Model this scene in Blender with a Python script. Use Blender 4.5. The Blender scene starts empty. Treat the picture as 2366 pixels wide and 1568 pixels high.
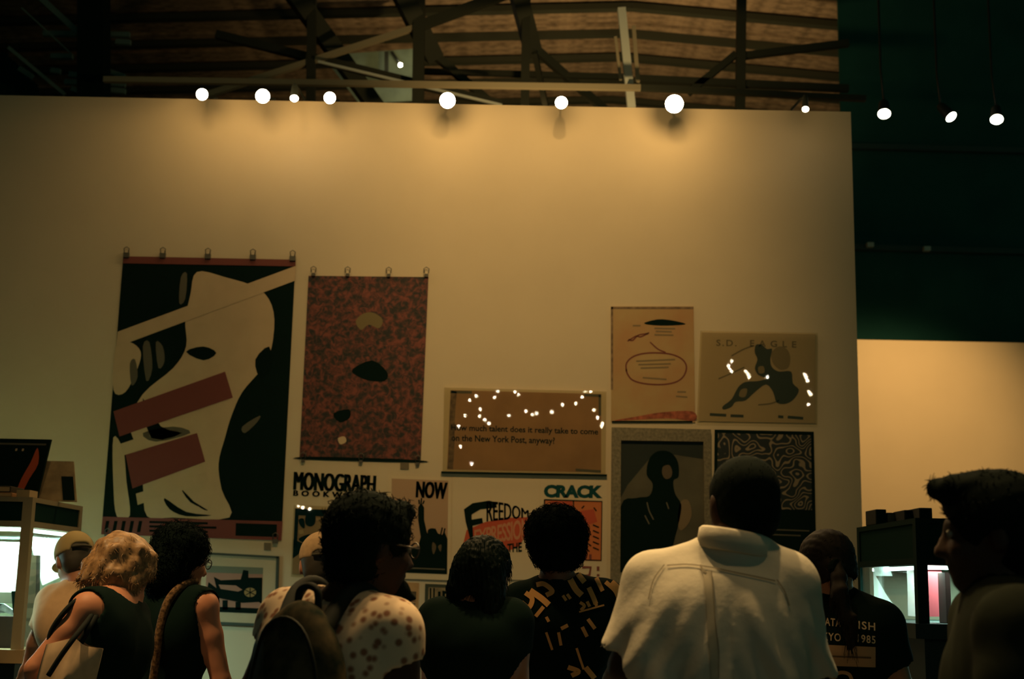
import bpy, bmesh, math, random
import numpy as np
from mathutils import Vector, Matrix
from mathutils.bvhtree import BVHTree

# ---------------------------------------------------------------- camera
IMG_W, IMG_H, F_PX = 2366.0, 1568.0, 3100.0
CAM_Z = 1.50
PITCH, ROLL = math.radians(10.4), math.radians(1.12)
CAM = np.array([0.0, 0.0, CAM_Z])
fwd = np.array([0, math.cos(PITCH), math.sin(PITCH)])
r0, u0 = np.array([1.0, 0, 0]), np.array([0, -math.sin(PITCH), math.cos(PITCH)])
right = r0 * math.cos(ROLL) + u0 * math.sin(ROLL)
up = u0 * math.cos(ROLL) - r0 * math.sin(ROLL)
scene = bpy.context.scene
col = scene.collection
cam_d = bpy.data.cameras.new('camera')
cam_d.sensor_width = 36.0
cam_d.lens = 36.0 * F_PX / IMG_W
cam_d.dof.use_dof = True
cam_d.dof.focus_distance = 4.8
cam_d.dof.aperture_fstop = 3.6
cam_d.clip_end = 200
cam_o = bpy.data.objects.new('camera', cam_d)
cam_o.matrix_world = Matrix(((right[0], up[0], -fwd[0], 0), (right[1], up[1], -fwd[1], 0), (right[2], up[2], -fwd[2], CAM_Z), (0, 0, 0, 1)))
col.objects.link(cam_o)
scene.camera = cam_o

# ---------------------------------------------------------------- light
scene.view_settings.view_transform = 'Standard'
scene.view_settings.look = 'None'
scene.view_settings.gamma = 1.0
scene.view_settings.exposure = 0.0
scene.view_settings.use_curve_mapping = False
world = bpy.data.worlds.new('world')
scene.world = world
world.use_nodes = True
world.node_tree.nodes['Background'].inputs[0].default_value = (0.07, 0.62, 0.43, 1)
world.node_tree.nodes['Background'].inputs[1].default_value = 0.08

WARM = (1.0, 0.63, 0.255)
def aim(o, target):
    d = Vector(target) - o.location
    o.rotation_euler = d.to_track_quat('-Z', 'Y').to_euler()
def spot(name, loc, target, energy, size_deg, blend=1.0, color=WARM, radius=0.08):
    l = bpy.data.lights.new(name, 'SPOT')
    l.energy, l.spot_size, l.spot_blend, l.color, l.shadow_soft_size = energy, math.radians(size_deg), blend, color, radius
    o = bpy.data.objects.new(name, l); o.location = loc; col.objects.link(o); aim(o, target)
    return o
def point(name, loc, energy, color=WARM, radius=0.05):
    l = bpy.data.lights.new(name, 'POINT')
    l.energy, l.color, l.shadow_soft_size = energy, color, radius
    o = bpy.data.objects.new(name, l); o.location = loc; col.objects.link(o)
    return o
# unseen spotlights added above the frame to brighten the poster wall
spot('wall_wash_fill', (0.28, 4.3, 5.6), (0.28, 8.0, 3.0), 205, 52)
spot('wall_wash_fill', (-1.7, 4.3, 5.6), (-1.6, 8.0, 2.5), 70, 66)
spot('wall_wash_fill', (0.2, 4.6, 5.6), (0.2, 8.0, 1.7), 85, 58)
# lamp on the neighbouring booth wall
spot('booth_lamp', (3.4, 9.3, 5.2), (3.3, 11.5, 2.3), 420, 66)
# ceiling spotlights over the aisle
spot('aisle_lamp', (-2.6, 4.0, 5.2), (-1.6, 5.1, 1.2), 560, 44)
spot('aisle_lamp', (0.0, 4.2, 5.2), (0.5, 3.3, 1.3), 420, 40)
spot('aisle_lamp', (0.45, 2.75, 5.2), (0.55, 3.3, 1.3), 70, 34)  # extra overhead fill added to lift the back of the pale shirt
spot('aisle_lamp', (1.0, 4.4, 5.2), (0.6, 3.3, 1.3), 330, 40)
spot('aisle_lamp', (-0.6, 4.9, 5.2), (-0.35, 3.9, 1.2), 400, 46)
# hidden fill lights added behind the wall for the trusses and roof boards
spot('truss_fill', (0.3, 9.0, 3.9), (0.3, 11.0, 5.8), 150, 95)
spot('roof_fill', (0.0, 12.3, 4.5), (0.3, 14.6, 7.7), 200, 105)
spot('roof_fill', (1.9, 12.3, 4.5), (1.9, 14.6, 7.7), 185, 105)

# ---------------------------------------------------------------- helpers
def W(px, py, Y):
    d = fwd + right * ((px - IMG_W / 2) / F_PX) + up * ((IMG_H / 2 - py) / F_PX)
    return CAM + d * (Y / d[1])
def N_(v): v = np.asarray(v, float); return v / (np.linalg.norm(v) + 1e-12)

MATS = {}
def mat(name, color, rough=0.7, spec=0.3, var=0.0, scale=20.0, metal=0.0, emit=None, bump=0.0, color2=None, sheen=0.0):
    if name in MATS: return MATS[name]
    m = bpy.data.materials.new(name); m.use_nodes = True
    nt = m.node_tree; b = nt.nodes['Principled BSDF']
    b.inputs['Base Color'].default_value = (*color, 1)
    b.inputs['Roughness'].default_value = rough
    b.inputs['Specular IOR Level'].default_value = spec
    b.inputs['Metallic'].default_value = metal
    if sheen: b.inputs['Sheen Weight'].default_value = sheen
    if emit:
        b.inputs['Emission Color'].default_value = (*emit[:3], 1); b.inputs['Emission Strength'].default_value = emit[3]
    if var or bump or color2:
        tc = nt.nodes.new('ShaderNodeTexCoord')
        nz = nt.nodes.new('ShaderNodeTexNoise'); nz.inputs['Scale'].default_value = scale; nz.inputs['Detail'].default_value = 5
        nt.links.new(tc.outputs['Object'], nz.inputs['Vector'])
        if var or color2:
            rp = nt.nodes.new('ShaderNodeValToRGB')
            c2 = color2 or tuple(min(1, c * (1 + var)) for c in color)
            c1 = color if color2 else tuple(c * (1 - var) for c in color)
            rp.color_ramp.elements[0].position = 0.35; rp.color_ramp.elements[1].position = 0.65
            rp.color_ramp.elements[0].color = (*c1, 1); rp.color_ramp.elements[1].color = (*c2, 1)
            nt.links.new(nz.outputs['Fac'], rp.inputs['Fac']); nt.links.new(rp.outputs['Color'], b.inputs['Base Color'])
        if bump:
            bp = nt.nodes.new('ShaderNodeBump'); bp.inputs['Strength'].default_value = bump; bp.inputs['Distance'].default_value = 0.01
            nt.links.new(nz.outputs['Fac'], bp.inputs['Height']); nt.links.new(bp.outputs['Normal'], b.inputs['Normal'])
    MATS[name] = m
    return m
def emis(name, color, strength):
    if name in MATS: return MATS[name]
    m = bpy.data.materials.new(name); m.use_nodes = True; nt = m.node_tree
    nt.nodes.remove(nt.nodes['Principled BSDF'])
    e = nt.nodes.new('ShaderNodeEmission'); e.inputs[0].default_value = (*color, 1); e.inputs[1].default_value = strength
    nt.links.new(e.outputs[0], nt.nodes['Material Output'].inputs['Surface']); MATS[name] = m
    return m
def glass(name, tint=(0.9, 0.97, 0.95), rough=0.03, ior=1.35, bump=0.0, bscale=12.0):
    if name in MATS: return MATS[name]
    m = bpy.data.materials.new(name); m.use_nodes = True; nt = m.node_tree
    nt.nodes.remove(nt.nodes['Principled BSDF'])
    tr = nt.nodes.new('ShaderNodeBsdfTransparent'); tr.inputs[0].default_value = (*tint, 1)
    gl = nt.nodes.new('ShaderNodeBsdfGlossy'); gl.inputs['Roughness'].default_value = rough
    lw = nt.nodes.new('ShaderNodeLayerWeight'); lw.inputs[0].default_value = 0.5; pw = nt.nodes.new('ShaderNodeMath'); pw.operation = 'POWER'; pw.inputs[1].default_value = 4.0; fr = nt.nodes.new('ShaderNodeMath'); fr.operation = 'MULTIPLY_ADD'; fr.inputs[1].default_value = 0.7; fr.inputs[2].default_value = (ior - 1) ** 2 / (ior + 1) ** 2; nt.links.new(lw.outputs['Facing'], pw.inputs[0]); nt.links.new(pw.outputs[0], fr.inputs[0])
    mx = nt.nodes.new('ShaderNodeMixShader')
    nt.links.new(fr.outputs[0], mx.inputs[0]); nt.links.new(tr.outputs[0], mx.inputs[1]); nt.links.new(gl.outputs[0], mx.inputs[2])
    nt.links.new(mx.outputs[0], nt.nodes['Material Output'].inputs['Surface'])
    if bump:
        tc = nt.nodes.new('ShaderNodeTexCoord'); nz = nt.nodes.new('ShaderNodeTexNoise'); nz.inputs['Scale'].default_value = bscale; nz.inputs['Detail'].default_value = 2
        bp = nt.nodes.new('ShaderNodeBump'); bp.inputs['Strength'].default_value = bump; bp.inputs['Distance'].default_value = 0.02
        nt.links.new(tc.outputs['Object'], nz.inputs['Vector']); nt.links.new(nz.outputs['Fac'], bp.inputs['Height']); nt.links.new(bp.outputs['Normal'], gl.inputs['Normal'])
    MATS[name] = m
    return m

WLOC = {}
def tag(o, label=None, cat=None, group=None, kind=None):
    if label: o['label'] = label
    if cat: o['category'] = cat
    if group: o['group'] = group
    if kind: o['kind'] = kind
    return o
def mk(name, verts, faces, m=None, parent=None, smooth=False, origin=None):
    verts = np.asarray(verts, float).reshape(-1, 3)
    if origin is None:
        lo, hi = verts.min(0), verts.max(0); origin = np.array([(lo[0] + hi[0]) / 2, (lo[1] + hi[1]) / 2, lo[2]])
    me = bpy.data.meshes.new(name)
    if isinstance(faces, np.ndarray):
        nf, k = faces.shape
        me.vertices.add(len(verts)); me.vertices.foreach_set('co', np.ascontiguousarray(verts - origin, dtype=np.float32).ravel())
        me.loops.add(nf * k); me.loops.foreach_set('vertex_index', np.ascontiguousarray(faces, dtype=np.int32).ravel())
        me.polygons.add(nf); me.polygons.foreach_set('loop_start', np.arange(0, nf * k, k, dtype=np.int32))
        me.update(calc_edges=True)
    else:
        me.from_pydata((verts - origin).tolist(), [], [list(map(int, f)) for f in faces]); me.update()
    if smooth: me.polygons.foreach_set('use_smooth', [True] * len(me.polygons))
    o = bpy.data.objects.new(name, me); col.objects.link(o)
    if m is not None: me.materials.append(m)
    WLOC[o.name] = np.asarray(origin, float)
    if parent is not None:
        o.parent = parent; o.location = Vector(np.asarray(origin) - WLOC[parent.name])
    else: o.location = Vector(origin)
    return o
def empty(name, loc):
    o = bpy.data.objects.new(name, None); col.objects.link(o); o.location = Vector(loc); o.empty_display_size = 0.1
    WLOC[o.name] = np.asarray(loc, float)
    return o
BOXF = [(0, 3, 2, 1), (4, 5, 6, 7), (0, 1, 5, 4), (1, 2, 6, 5), (2, 3, 7, 6), (3, 0, 4, 7)]
def boxv(x0, x1, y0, y1, z0, z1):
    return [(x0, y0, z0), (x1, y0, z0), (x1, y1, z0), (x0, y1, z0), (x0, y0, z1), (x1, y0, z1), (x1, y1, z1), (x0, y1, z1)]
def box(name, x0, x1, y0, y1, z0, z1, m, parent=None):
    return mk(name, boxv(x0, x1, y0, y1, z0, z1), BOXF, m, parent)
def bevel(o, w=0.004, seg=2):
    md = o.modifiers.new('bevel', 'BEVEL'); md.width = w; md.segments = seg; md.limit_method = 'ANGLE'
    return o
def obox(name, c, ax, ay, az, m, parent=None):
    """box with centre c and half-axis vectors"""
    c, ax, ay, az = map(np.asarray, (c, ax, ay, az)); vs = []
    for sz in (-1, 1):
        for sx, sy in ((-1, -1), (1, -1), (1, 1), (-1, 1)): vs.append(c + ax * sx + ay * sy + az * sz)
    return mk(name, vs, BOXF, m, parent)
def beam(name, p0, p1, w, h, m, parent=None):
    p0, p1 = np.asarray(p0, float), np.asarray(p1, float); d = N_(p1 - p0)
    ref = np.array([0, 1.0, 0]) if abs(d[1]) < 0.9 else np.array([0, 0, 1.0])
    a = N_(np.cross(d, ref)); b = N_(np.cross(d, a))
    return obox(name, (p0 + p1) / 2, a * w / 2, b * h / 2, (p1 - p0) / 2, m, parent)
def tubev(pts, r, n=8, caps=True):
    pts = [np.asarray(p, float) for p in pts]; vs, fs = [], []
    rr = r if hasattr(r, '__len__') else [r] * len(pts); a = None
    for i, p in enumerate(pts):
        d = N_((pts[min(i + 1, len(pts) - 1)] - pts[max(i - 1, 0)]))
        if a is None: a = N_(np.cross(d, [0.31, 0.9, 0.2] if abs(d[1]) < 0.9 else [1, 0, 0]))
        a = N_(a - d * np.dot(a, d)); b = np.cross(d, a)
        for k in range(n):
            t = 2 * math.pi * k / n; vs.append(p + (a * math.cos(t) + b * math.sin(t)) * rr[i])
    for i in range(len(pts) - 1):
        for k in range(n):
            k2 = (k + 1) % n; fs.append((i * n + k, i * n + k2, (i + 1) * n + k2, (i + 1) * n + k))
    if caps:
        fs.append(tuple(range(n - 1, -1, -1))); fs.append(tuple((len(pts) - 1) * n + k for k in range(n)))
    return vs, fs
def tube(name, pts, r, m, parent=None, n=8):
    v, f = tubev(pts, r, n); return mk(name, v, f, m, parent, smooth=True)
def lathe(name, prof, c, axis, m, parent=None, n=24):
    axis = N_(axis); a = N_(np.cross(axis, [0.3, 0.2, 0.9])); b = np.cross(axis, a); vs, fs = [], []
    for h, r in prof:
        for k in range(n):
            t = 2 * math.pi * k / n; vs.append(np.asarray(c) + axis * h + (a * math.cos(t) + b * math.sin(t)) * r)
    for i in range(len(prof) - 1):
        for k in range(n):
            k2 = (k + 1) % n; fs.append((i * n + k, i * n + k2, (i + 1) * n + k2, (i + 1) * n + k))
    fs.append(tuple(range(n - 1, -1, -1))); fs.append(tuple((len(prof) - 1) * n + k for k in range(n)))
    return mk(name, vs, fs, m, parent, smooth=False)
def smooth_poly(pts, k=4):
    pts = np.asarray(pts, float); n = len(pts); out = []
    for i in range(n):
        p0, p1, p2, p3 = pts[i - 1], pts[i], pts[(i + 1) % n], pts[(i + 2) % n]
        for j in range(k):
            t = j / k
            out.append(0.5 * ((2 * p1) + (-p0 + p2) * t + (2 * p0 - 5 * p1 + 4 * p2 - p3) * t * t + (-p0 + 3 * p1 - 3 * p2 + p3) * t ** 3))
    return np.array(out)
def smooth_line(pts, k=5):
    pts = np.asarray(pts, float); q = np.vstack([2 * pts[0] - pts[1], pts, 2 * pts[-1] - pts[-2]]); out = []
    for i in range(1, len(q) - 2):
        for j in range(k):
            t = j / k; p0, p1, p2, p3 = q[i - 1], q[i], q[i + 1], q[i + 2]
            out.append(0.5 * ((2 * p1) + (-p0 + p2) * t + (2 * p0 - 5 * p1 + 4 * p2 - p3) * t * t + (-p0 + 3 * p1 - 3 * p2 + p3) * t ** 3))
    out.append(pts[-1]); return np.array(out)
def stroke_poly(pts, w, taper=False):
    pts = np.asarray(pts, float); L, R = [], []
    for i, p in enumerate(pts):
        d = N_(pts[min(i + 1, len(pts) - 1)] - pts[max(i - 1, 0)]); nrm = np.array([-d[1], d[0]])
        t = i / max(1, len(pts) - 1); ww = w / 2 * (1 - 0.75 * t if taper else 1)
        L.append(p + nrm * ww); R.append(p - nrm * ww)
    return np.array(L), np.array(R)

# flat print lying on a wall plane: polygons given on the photograph's frame are carried to the sheet's own plane
def prints(name, polys, Y, m, parent, smooth=0):
    vs, fs = [], []
    for p in polys:
        if smooth: p = smooth_poly(p, smooth)
        base = len(vs)
        for q in p: vs.append(W(q[0], q[1], Y))
        fs.append(tuple(range(base + len(p) - 1, base - 1, -1)))
    return mk(name, vs, fs, m, parent)
def strokes(name, lines, w, Y, m, parent, smooth=True, taper=False):
    vs, fs = [], []
    for p in lines:
        if smooth and len(p) > 2: p = smooth_line(p)
        L, R = stroke_poly(p, w, taper); b = len(vs)
        for a, c in zip(L, R): vs += [W(a[0], a[1], Y), W(c[0], c[1], Y)]
        for i in range(len(L) - 1): fs.append((b + 2 * i, b + 2 * i + 1, b + 2 * i + 3, b + 2 * i + 2))
    return mk(name, vs, fs, m, parent)
def text_uv(s, bold=0.0, space=1.0):
    cu = bpy.data.curves.new('txt', 'FONT'); cu.body = s; cu.offset = bold; cu.space_character = space; cu.resolution_u = 3
    o = bpy.data.objects.new('txt', cu); col.objects.link(o)
    dg = bpy.context.evaluated_depsgraph_get(); me = bpy.data.meshes.new_from_object(o.evaluated_get(dg))
    v = np.array([tuple(x.co) for x in me.vertices]).reshape(-1, 3)[:, :2]; f = [tuple(p.vertices) for p in me.polygons]
    bpy.data.objects.remove(o); bpy.data.curves.remove(cu); bpy.data.meshes.remove(me)
    lo, hi = v.min(0), v.max(0)
    return (v - lo) / (hi - lo + 1e-9), f
def bil(q, u, v):
    """quad corners: top-left, top-right, bottom-right, bottom-left; v up"""
    q = [np.asarray(k, float) for k in q]; u = np.asarray(u)[:, None]; v = np.asarray(v)[:, None]
    return (q[0] * (1 - u) + q[1] * u) * v + (q[3] * (1 - u) + q[2] * u) * (1 - v)
def lettering(s, quad, Y, m, parent, bold=0.0, space=1.0, warp=None, name='lettering', fat=0.0):
    v, f = text_uv(s, bold, space)
    if fat:
        n = len(v); v = np.concatenate([v * [1 - 2 * fat, 1] + [j * fat, 0] for j in (0, 1, 2)]); f = [tuple(i + j * n for i in g) for j in range(3) for g in f]
    uv = warp(v) if warp is not None else v
    p = bil(quad, uv[:, 0], uv[:, 1])
    return mk(name, [W(a, b, Y) for a, b in p], f, m, parent)
def sheet(name, quad, Yb, t, m, parent=None):
    """thin sheet: front face at Yb - t, back at Yb"""
    pts = [W(x, y, Yb) for x, y in quad]
    vs = [np.array([p[0], Yb - t, p[2]]) for p in pts] + [np.array([p[0], Yb, p[2]]) for p in pts]
    fs = [(3, 2, 1, 0), (4, 5, 6, 7), (0, 1, 5, 4), (1, 2, 6, 5), (2, 3, 7, 6), (3, 0, 4, 7)]
    return mk(name, vs, fs, m, parent)
# ---------------------------------------------------------------- structure
YW = 8.0
M_wall = mat('wall_paint', (0.66, 0.55, 0.36), 0.85, 0.15, var=0.02, scale=3)
M_tan = mat('booth_paint', (0.74, 0.58, 0.36), 0.85, 0.15, var=0.02, scale=3)
M_floor = mat('floor_concrete', (0.10, 0.10, 0.09), 0.55, 0.3, var=0.15, scale=4)
M_dark = mat('dark_wall', (0.028, 0.115, 0.10), 0.95, 0.03, var=0.1, scale=2)
M_deck = mat('roof_board', (0.25, 0.19, 0.125), 0.85, 0.2, var=0.35, scale=9)
M_steel = mat('painted_steel', (0.035, 0.040, 0.026), 0.7, 0.3)
M_steel2 = mat('pale_steel', (0.34, 0.30, 0.19), 0.6, 0.3)
M_pipe = mat('galvanised_pipe', (0.60, 0.66, 0.58), 0.5, 0.4)
def struct(o): o['kind'] = 'structure'; return o
struct(box('floor', -9, 9, -12, 18, -0.1, 0, M_floor))
xr = W(1978, 700, YW)[0]
ztop = W(1183, 243, YW)[2]
struct(box('wall_center', -7.5, xr, YW, YW + 0.22, 0, ztop, M_wall))
ct = W(2180, 788, 11.5)[2]
struct(box('wall_right', 2.2, 9, 11.5, 11.7, 0, ct, M_tan))
wb = struct(box('wall_back', 3.1, 9, 12.2, 12.25, 0, 8.6, M_dark))
struct(box('wall_rear', -9, 9, 17.6, 17.9, 0, 9.2, M_dark))
struct(box('wall_left', -9.2, -9, -12, 18, 0, 9.2, M_dark))
M_ledge = mat('dark_ledge', (0.05, 0.09, 0.08), 0.6, 0.4)
for y in (338, 571):
    a, b = W(1960, y, 12.15), W(2500, y + 14, 12.15)
    beam('ledge', a, b, 0.05, 0.05, M_ledge, wb)
for px, py in ((2010, 566), (2141, 575)):
    c = W(px, py, 12.1); obox('bracket', c, (0.03, 0, 0), (0, 0.03, 0), (0, 0, 0.02), M_pipe, wb)

# roof: boards on purlins, ridge over the pipe
ceil = struct(box('ceiling', -9, 9, -12, 17.9, 8.9, 9.0, M_dark))
XR, ZR = 1.25, 7.85
plank_me = {}
def roof_z(x): return ZR - (XR - x) * 0.045 if x < XR else ZR - (x - XR) * 0.075
for side, (xa, xb) in enumerate(((-6.0, XR), (XR, 7.0))):
    first = None
    for i in range(34):
        y0 = 11.4 + i * 0.17
        if first is None:
            za, zb = roof_z(xa), roof_z(xb)
            vs = [(xa, y0, za), (xb, y0, zb), (xb, y0 + 0.15, zb), (xa, y0 + 0.15, za)]
            vs = vs + [(a, b, c + 0.04) for a, b, c in vs]
            first = mk('roof_plank', vs, BOXF, M_deck, ceil); loc0 = first.location.copy()
        else:
            o = first.copy(); col.objects.link(o); o.location = loc0 + Vector((0, i * 0.17, 0.012 * ((i * 7) % 3)))
    struct(first)
    for j in range(8):
        y = 11.75 + j * 0.72
        beam('purlin', (xa, y, roof_z(xa) - 0.04), (xb, y, roof_z(xb) - 0.04), 0.07, 0.10, M_steel, ceil)
# roof lining behind the board gaps
for xa, xb in ((-6.0, XR), (XR, 7.0)):
    za, zb = roof_z(xa) + 0.09, roof_z(xb) + 0.09
    mk('roof_lining', [(xa, 11.3, za), (xb, 11.3, zb), (xb, 17.5, zb), (xa, 17.5, za)], [(0, 1, 2, 3)], M_steel, ceil)
YT = 11.2
def tm(name, x0, y0, x1, y1, w, m=M_steel, Ya=YT, Yb=YT, h=None):
    return beam(name, W(x0, y0, Ya), W(x1, y1, Yb), w, h or w, m, ceil)
for x, yb, w in ((720, 300, 0.075), (968, 300, 0.10), (1215, 300, 0.075), (1712, 300, 0.08)):
    tm('truss_post', x + 2, -60, x - 3, yb, w)
tm('truss_brace', 470, 222, 965, 62, 0.05, M_steel2); tm('truss_brace', 965, 62, 1200, -25, 0.08)
tm('truss_brace', 500, 80, 1160, 242, 0.07, M_steel, YT + 0.2, YT + 0.2); tm('lit_brace_edge', 735, 142, 1160, 243, 0.02, M_pipe, YT - 0.1, YT - 0.1)  # pale strip colours in the lit edge of the brace
tm('rafter', 660, -40, 870, 250, 0.15, M_steel, YT - 0.3, YT + 1.2)
tm('rafter', 915, -40, 1000, 130, 0.16, M_steel, YT - 0.3, YT + 0.4); tm('rafter', 985, 110, 1150, 252, 0.07, M_steel, YT + 0.3, YT + 1.0)
tm('rafter', 1190, -40, 1232, 120, 0.14, M_steel, YT - 0.3, YT + 0.4); tm('rafter', 1228, 105, 1400, 256, 0.07, M_steel, YT + 0.3, YT + 1.0)
tm('rafter', 1235, 120, 1262, 250, 0.05, M_steel, YT + 0.3, YT + 1.0)
tm('truss_brace', 1700, 125, 1590, 215, 0.06); tm('truss_brace', 1712, 130, 1960, 100, 0.06)
tm('truss_chord', 240, 184, 1480, 203, 0.045, M_steel2, 10.2, 10.2); tm('truss_chord', 1480, 203, 2000, 228, 0.045, M_steel, 10.2, 10.2)
tm('truss_chord', 980, 165, 1440, 178, 0.05, M_steel, YT + 0.6, YT + 0.6); tm('truss_chord', 1470, 182, 1960, 205, 0.06)
tm('hanging_pipe', 1436, 20, 1459, 250, 0.065, M_pipe, 10.4, 10.4)
tm('pipe_strap', 1422, 85, 1434, 185, 0.022, M_steel2, 10.35, 10.35); tm('pipe_strap', 1464, 60, 1474, 190, 0.03, M_steel2, 10.35, 10.35)
tm('pipe_collar', 1447, 199, 1468, 200, 0.03, M_steel, 10.33, 10.33)
# pale skylight panel between the trusses
M_sky = mat('skylight_panel', (0.24, 0.34, 0.26), 0.6, 0.3, var=0.15, scale=5)
prints('skylight_panel', [[(745, 128), (960, 112), (968, 232), (830, 240)]], 13.4, M_sky, ceil)
tm('skylight_bar', 893, 120, 893, 175, 0.04, M_steel, 13.2, 13.2); tm('skylight_bar', 905, 120, 925, 150, 0.03, M_steel, 13.2, 13.2)
# dark left bay
tm('column', 217, -60, 217, 260, 0.22, mat('column_black', (0.008, 0.02, 0.017), 0.9, 0.05), 10.8, 10.8)
M_teal = mat('teal_steel', (0.16, 0.25, 0.22), 0.5, 0.4)
tm('brace_rod', 50, 18, 166, 125, 0.012, M_teal, 10.9, 10.9); tm('brace_rod', 88, -10, 188, 82, 0.05, M_teal, 10.9, 10.9)
tm('brace_rod', 20, 110, 150, 218, 0.03, M_teal, 10.9, 10.9)
for a in ((45, 158, 75, 178), (118, 163, 140, 166), (160, 172, 190, 176), (150, 190, 190, 191), (100, 78, 185, 79), (118, 130, 168, 131), (250, 165, 288, 178), (250, 193, 290, 196), (255, 80, 300, 81), (268, 97, 302, 99), (165, 205, 190, 214), (250, 208, 290, 212)):
    tm('roof_strip', *a, 0.045, M_teal, 11.3, 11.3)

# ---------------------------------------------------------------- track lamps in front of the wall top
M_black = mat('lamp_housing', (0.02, 0.025, 0.02), 0.5, 0.4)
M_bulb = emis('lamp_lens', (1.0, 0.86, 0.62), 60.0)
lamps = [(467, 218, 14, 0, 'leftmost bright ceiling spotlight above the poster wall', 1.0),
         (607, 222, 17, 0, 'bright ceiling spotlight above the poster wall, second from left', 1.2),
         (680, 226, 10, 1, 'small oval ceiling spotlight between two brighter ones above the wall', 0.4),
         (762, 226, 14, 0, 'bright ceiling spotlight above the gap beside the red poster', 1.0),
         (1034, 232, 19, 0, 'large glaring ceiling spotlight at the middle of the wall top', 2.2),
         (1297, 237, 15, 0, 'ceiling spotlight between the two largest glaring ones on the wall top', 1.3),
         (1558, 240, 22, 0, 'largest and most glaring ceiling spotlight, right of the pipe', 2.6),
         (1861, 251, 8, 1, 'smallest oval ceiling spotlight near the right end of the wall top', 0.2),
         (2043, 262, 15, 1, 'round ceiling spotlight just right of the wall corner', 0),
         (2197, 269, 14, 2, 'tilted oval ceiling spotlight over the dark right side', 0),
         (2303, 275, 15, 1, 'rightmost ceiling spotlight over the dark right side', 0)]
for px, py, r, k, lab, e in lamps:
    Y = 7.72 if px < 1970 else 8.6
    c = W(px, py, Y); R = r / F_PX * Y
    ax = N_({0: CAM - c, 1: N_(CAM - c) + np.array([0, 0, -1.1]), 2: np.array([0.5, -0.62, -1.0])}[k])
    root = empty('track_spotlight', c); tag(root, lab, 'spotlight', 'spotlights along the wall top')
    lathe('housing', [(-0.13, R * 0.55), (-0.11, R * 0.8), (-0.03, R * 0.98), (0.0, R * 1.04), (0.004, R * 1.02)], c, ax, M_black, root)
    lathe('lens', [(0.0045, R * 0.98), (0.009, R * 0.9), (0.012, R * 0.6)], c, ax, M_bulb, root)
    back = c - ax * 0.12
    if px < 1970: tube('arm', [back, back + [0, 0.12, 0.03], [c[0], YW + 0.11, ztop + 0.05], [c[0], YW + 0.11, ztop]], 0.008, M_black, root, 6)
    else: tube('arm', [back, [back[0], back[1] + 0.05, back[2] + 0.25], [back[0], back[1] + 0.05, back[2] + 2.2]], 0.008, M_black, root, 6)
    if e:
        l = spot('spotlight_beam', c + ax * 0.03, c + np.array([0, -2.6, -2.6]), 26 * e, 100); l.parent = root; l.location = Vector(ax * 0.03)
        l = point('wall_glow_fill', c + np.array([0, -0.12, 0.0]), 2.8 * e); l.parent = root; l.location = Vector((0, -0.16, -0.02))  # bare point light added to make a glow on the wall by the lamp
c = W(925, 150, 13.0)
root = empty('pendant_bulb', c); tag(root, 'tiny distant bulb glowing under the pale skylight panel', 'bulb')
lathe('bulb', [(-0.02, 0.012), (-0.01, 0.02), (0.01, 0.02), (0.02, 0.008)], c, (0, -1, 0.2), M_bulb, root, 12)
tube('cord', [c + [0, 0, 0.02], W(905, 120, 13.0)], 0.006, M_black, root, 6)

# unseen small lamps behind the viewer, placed for their glints in the acrylic sheets
M_glint = emis('glint_lamp', (1.0, 0.85, 0.62), 220.0)
for px, py in ((1085, 925), (1110, 945), (1150, 905), (1175, 960), (1215, 950), (1240, 955), (1275, 952), (1330, 932), (1365, 905), (1380, 965), (1060, 985), (1130, 978), (1690, 835), (1728, 865), (1772, 872), (1865, 880), (1868, 905), (1690, 858), (1500, 992), (1600, 992), (700, 1172), (716, 1176), (1100, 915), (1075, 960), (1108, 962), (1142, 918), (1190, 905), (1198, 912), (1230, 958), (1300, 935), (1345, 918), (1352, 903), (1372, 948), (1390, 985), (1392, 978), (1120, 970), (1064, 1032), (1090, 1072), (1683, 845), (1685, 852), (1722, 858), (1730, 872), (1862, 872), (1858, 866), (1872, 912), (1866, 935), (1705, 1178), (690, 1168)):
    d = W(px, py, YW) - CAM; c = CAM + d * (22.0 / d[1]); c[1] = -6.0
    lathe('glint_lamp', [(-0.014, 0.005), (-0.008, 0.0095), (0.0, 0.011), (0.008, 0.0095), (0.014, 0.005)], c, (0, 0, 1), M_glint, ceil, 10)
# ---------------------------------------------------------------- posters on the wall
L1, L2, L3, L4 = YW - 0.0050, YW - 0.0058, YW - 0.0066, YW - 0.0074
def paper(name, quad, m, label, cat='poster', t=0.003, group='posters on the wall'):
    return tag(sheet(name, quad, YW - 0.001, t, m), label, cat, group)
I_black = mat('ink_black', (0.004, 0.014, 0.0105), 0.9, 0.05)
I_grey = mat('ink_grey', (0.13, 0.12, 0.08), 0.7, 0.2)
I_cream = mat('print_cream', (0.60, 0.45, 0.27), 0.7, 0.2, var=0.04, scale=8)
I_red = mat('ink_red', (0.20, 0.054, 0.040), 0.6, 0.3)
I_bright = mat('ink_scarlet', (0.52, 0.085, 0.035), 0.6, 0.3)
I_orange = mat('ink_orange', (0.58, 0.17, 0.05), 0.6, 0.3)
I_teal = mat('ink_teal', (0.008, 0.060, 0.058), 0.8, 0.1)
I_pink = mat('ink_dusty_pink', (0.42, 0.22, 0.15), 0.7, 0.2)
P_white = mat('paper_white', (0.68, 0.56, 0.36), 0.8, 0.2)
P_black = mat('paper_black', (0.005, 0.016, 0.012), 0.9, 0.05)
P_brown = mat('paper_brown', (0.46, 0.27, 0.13), 0.7, 0.2, scale=5, color2=(0.38, 0.22, 0.105))
P_pinkish = mat('paper_pinkish', (0.47, 0.31, 0.185), 0.7, 0.2)
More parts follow.
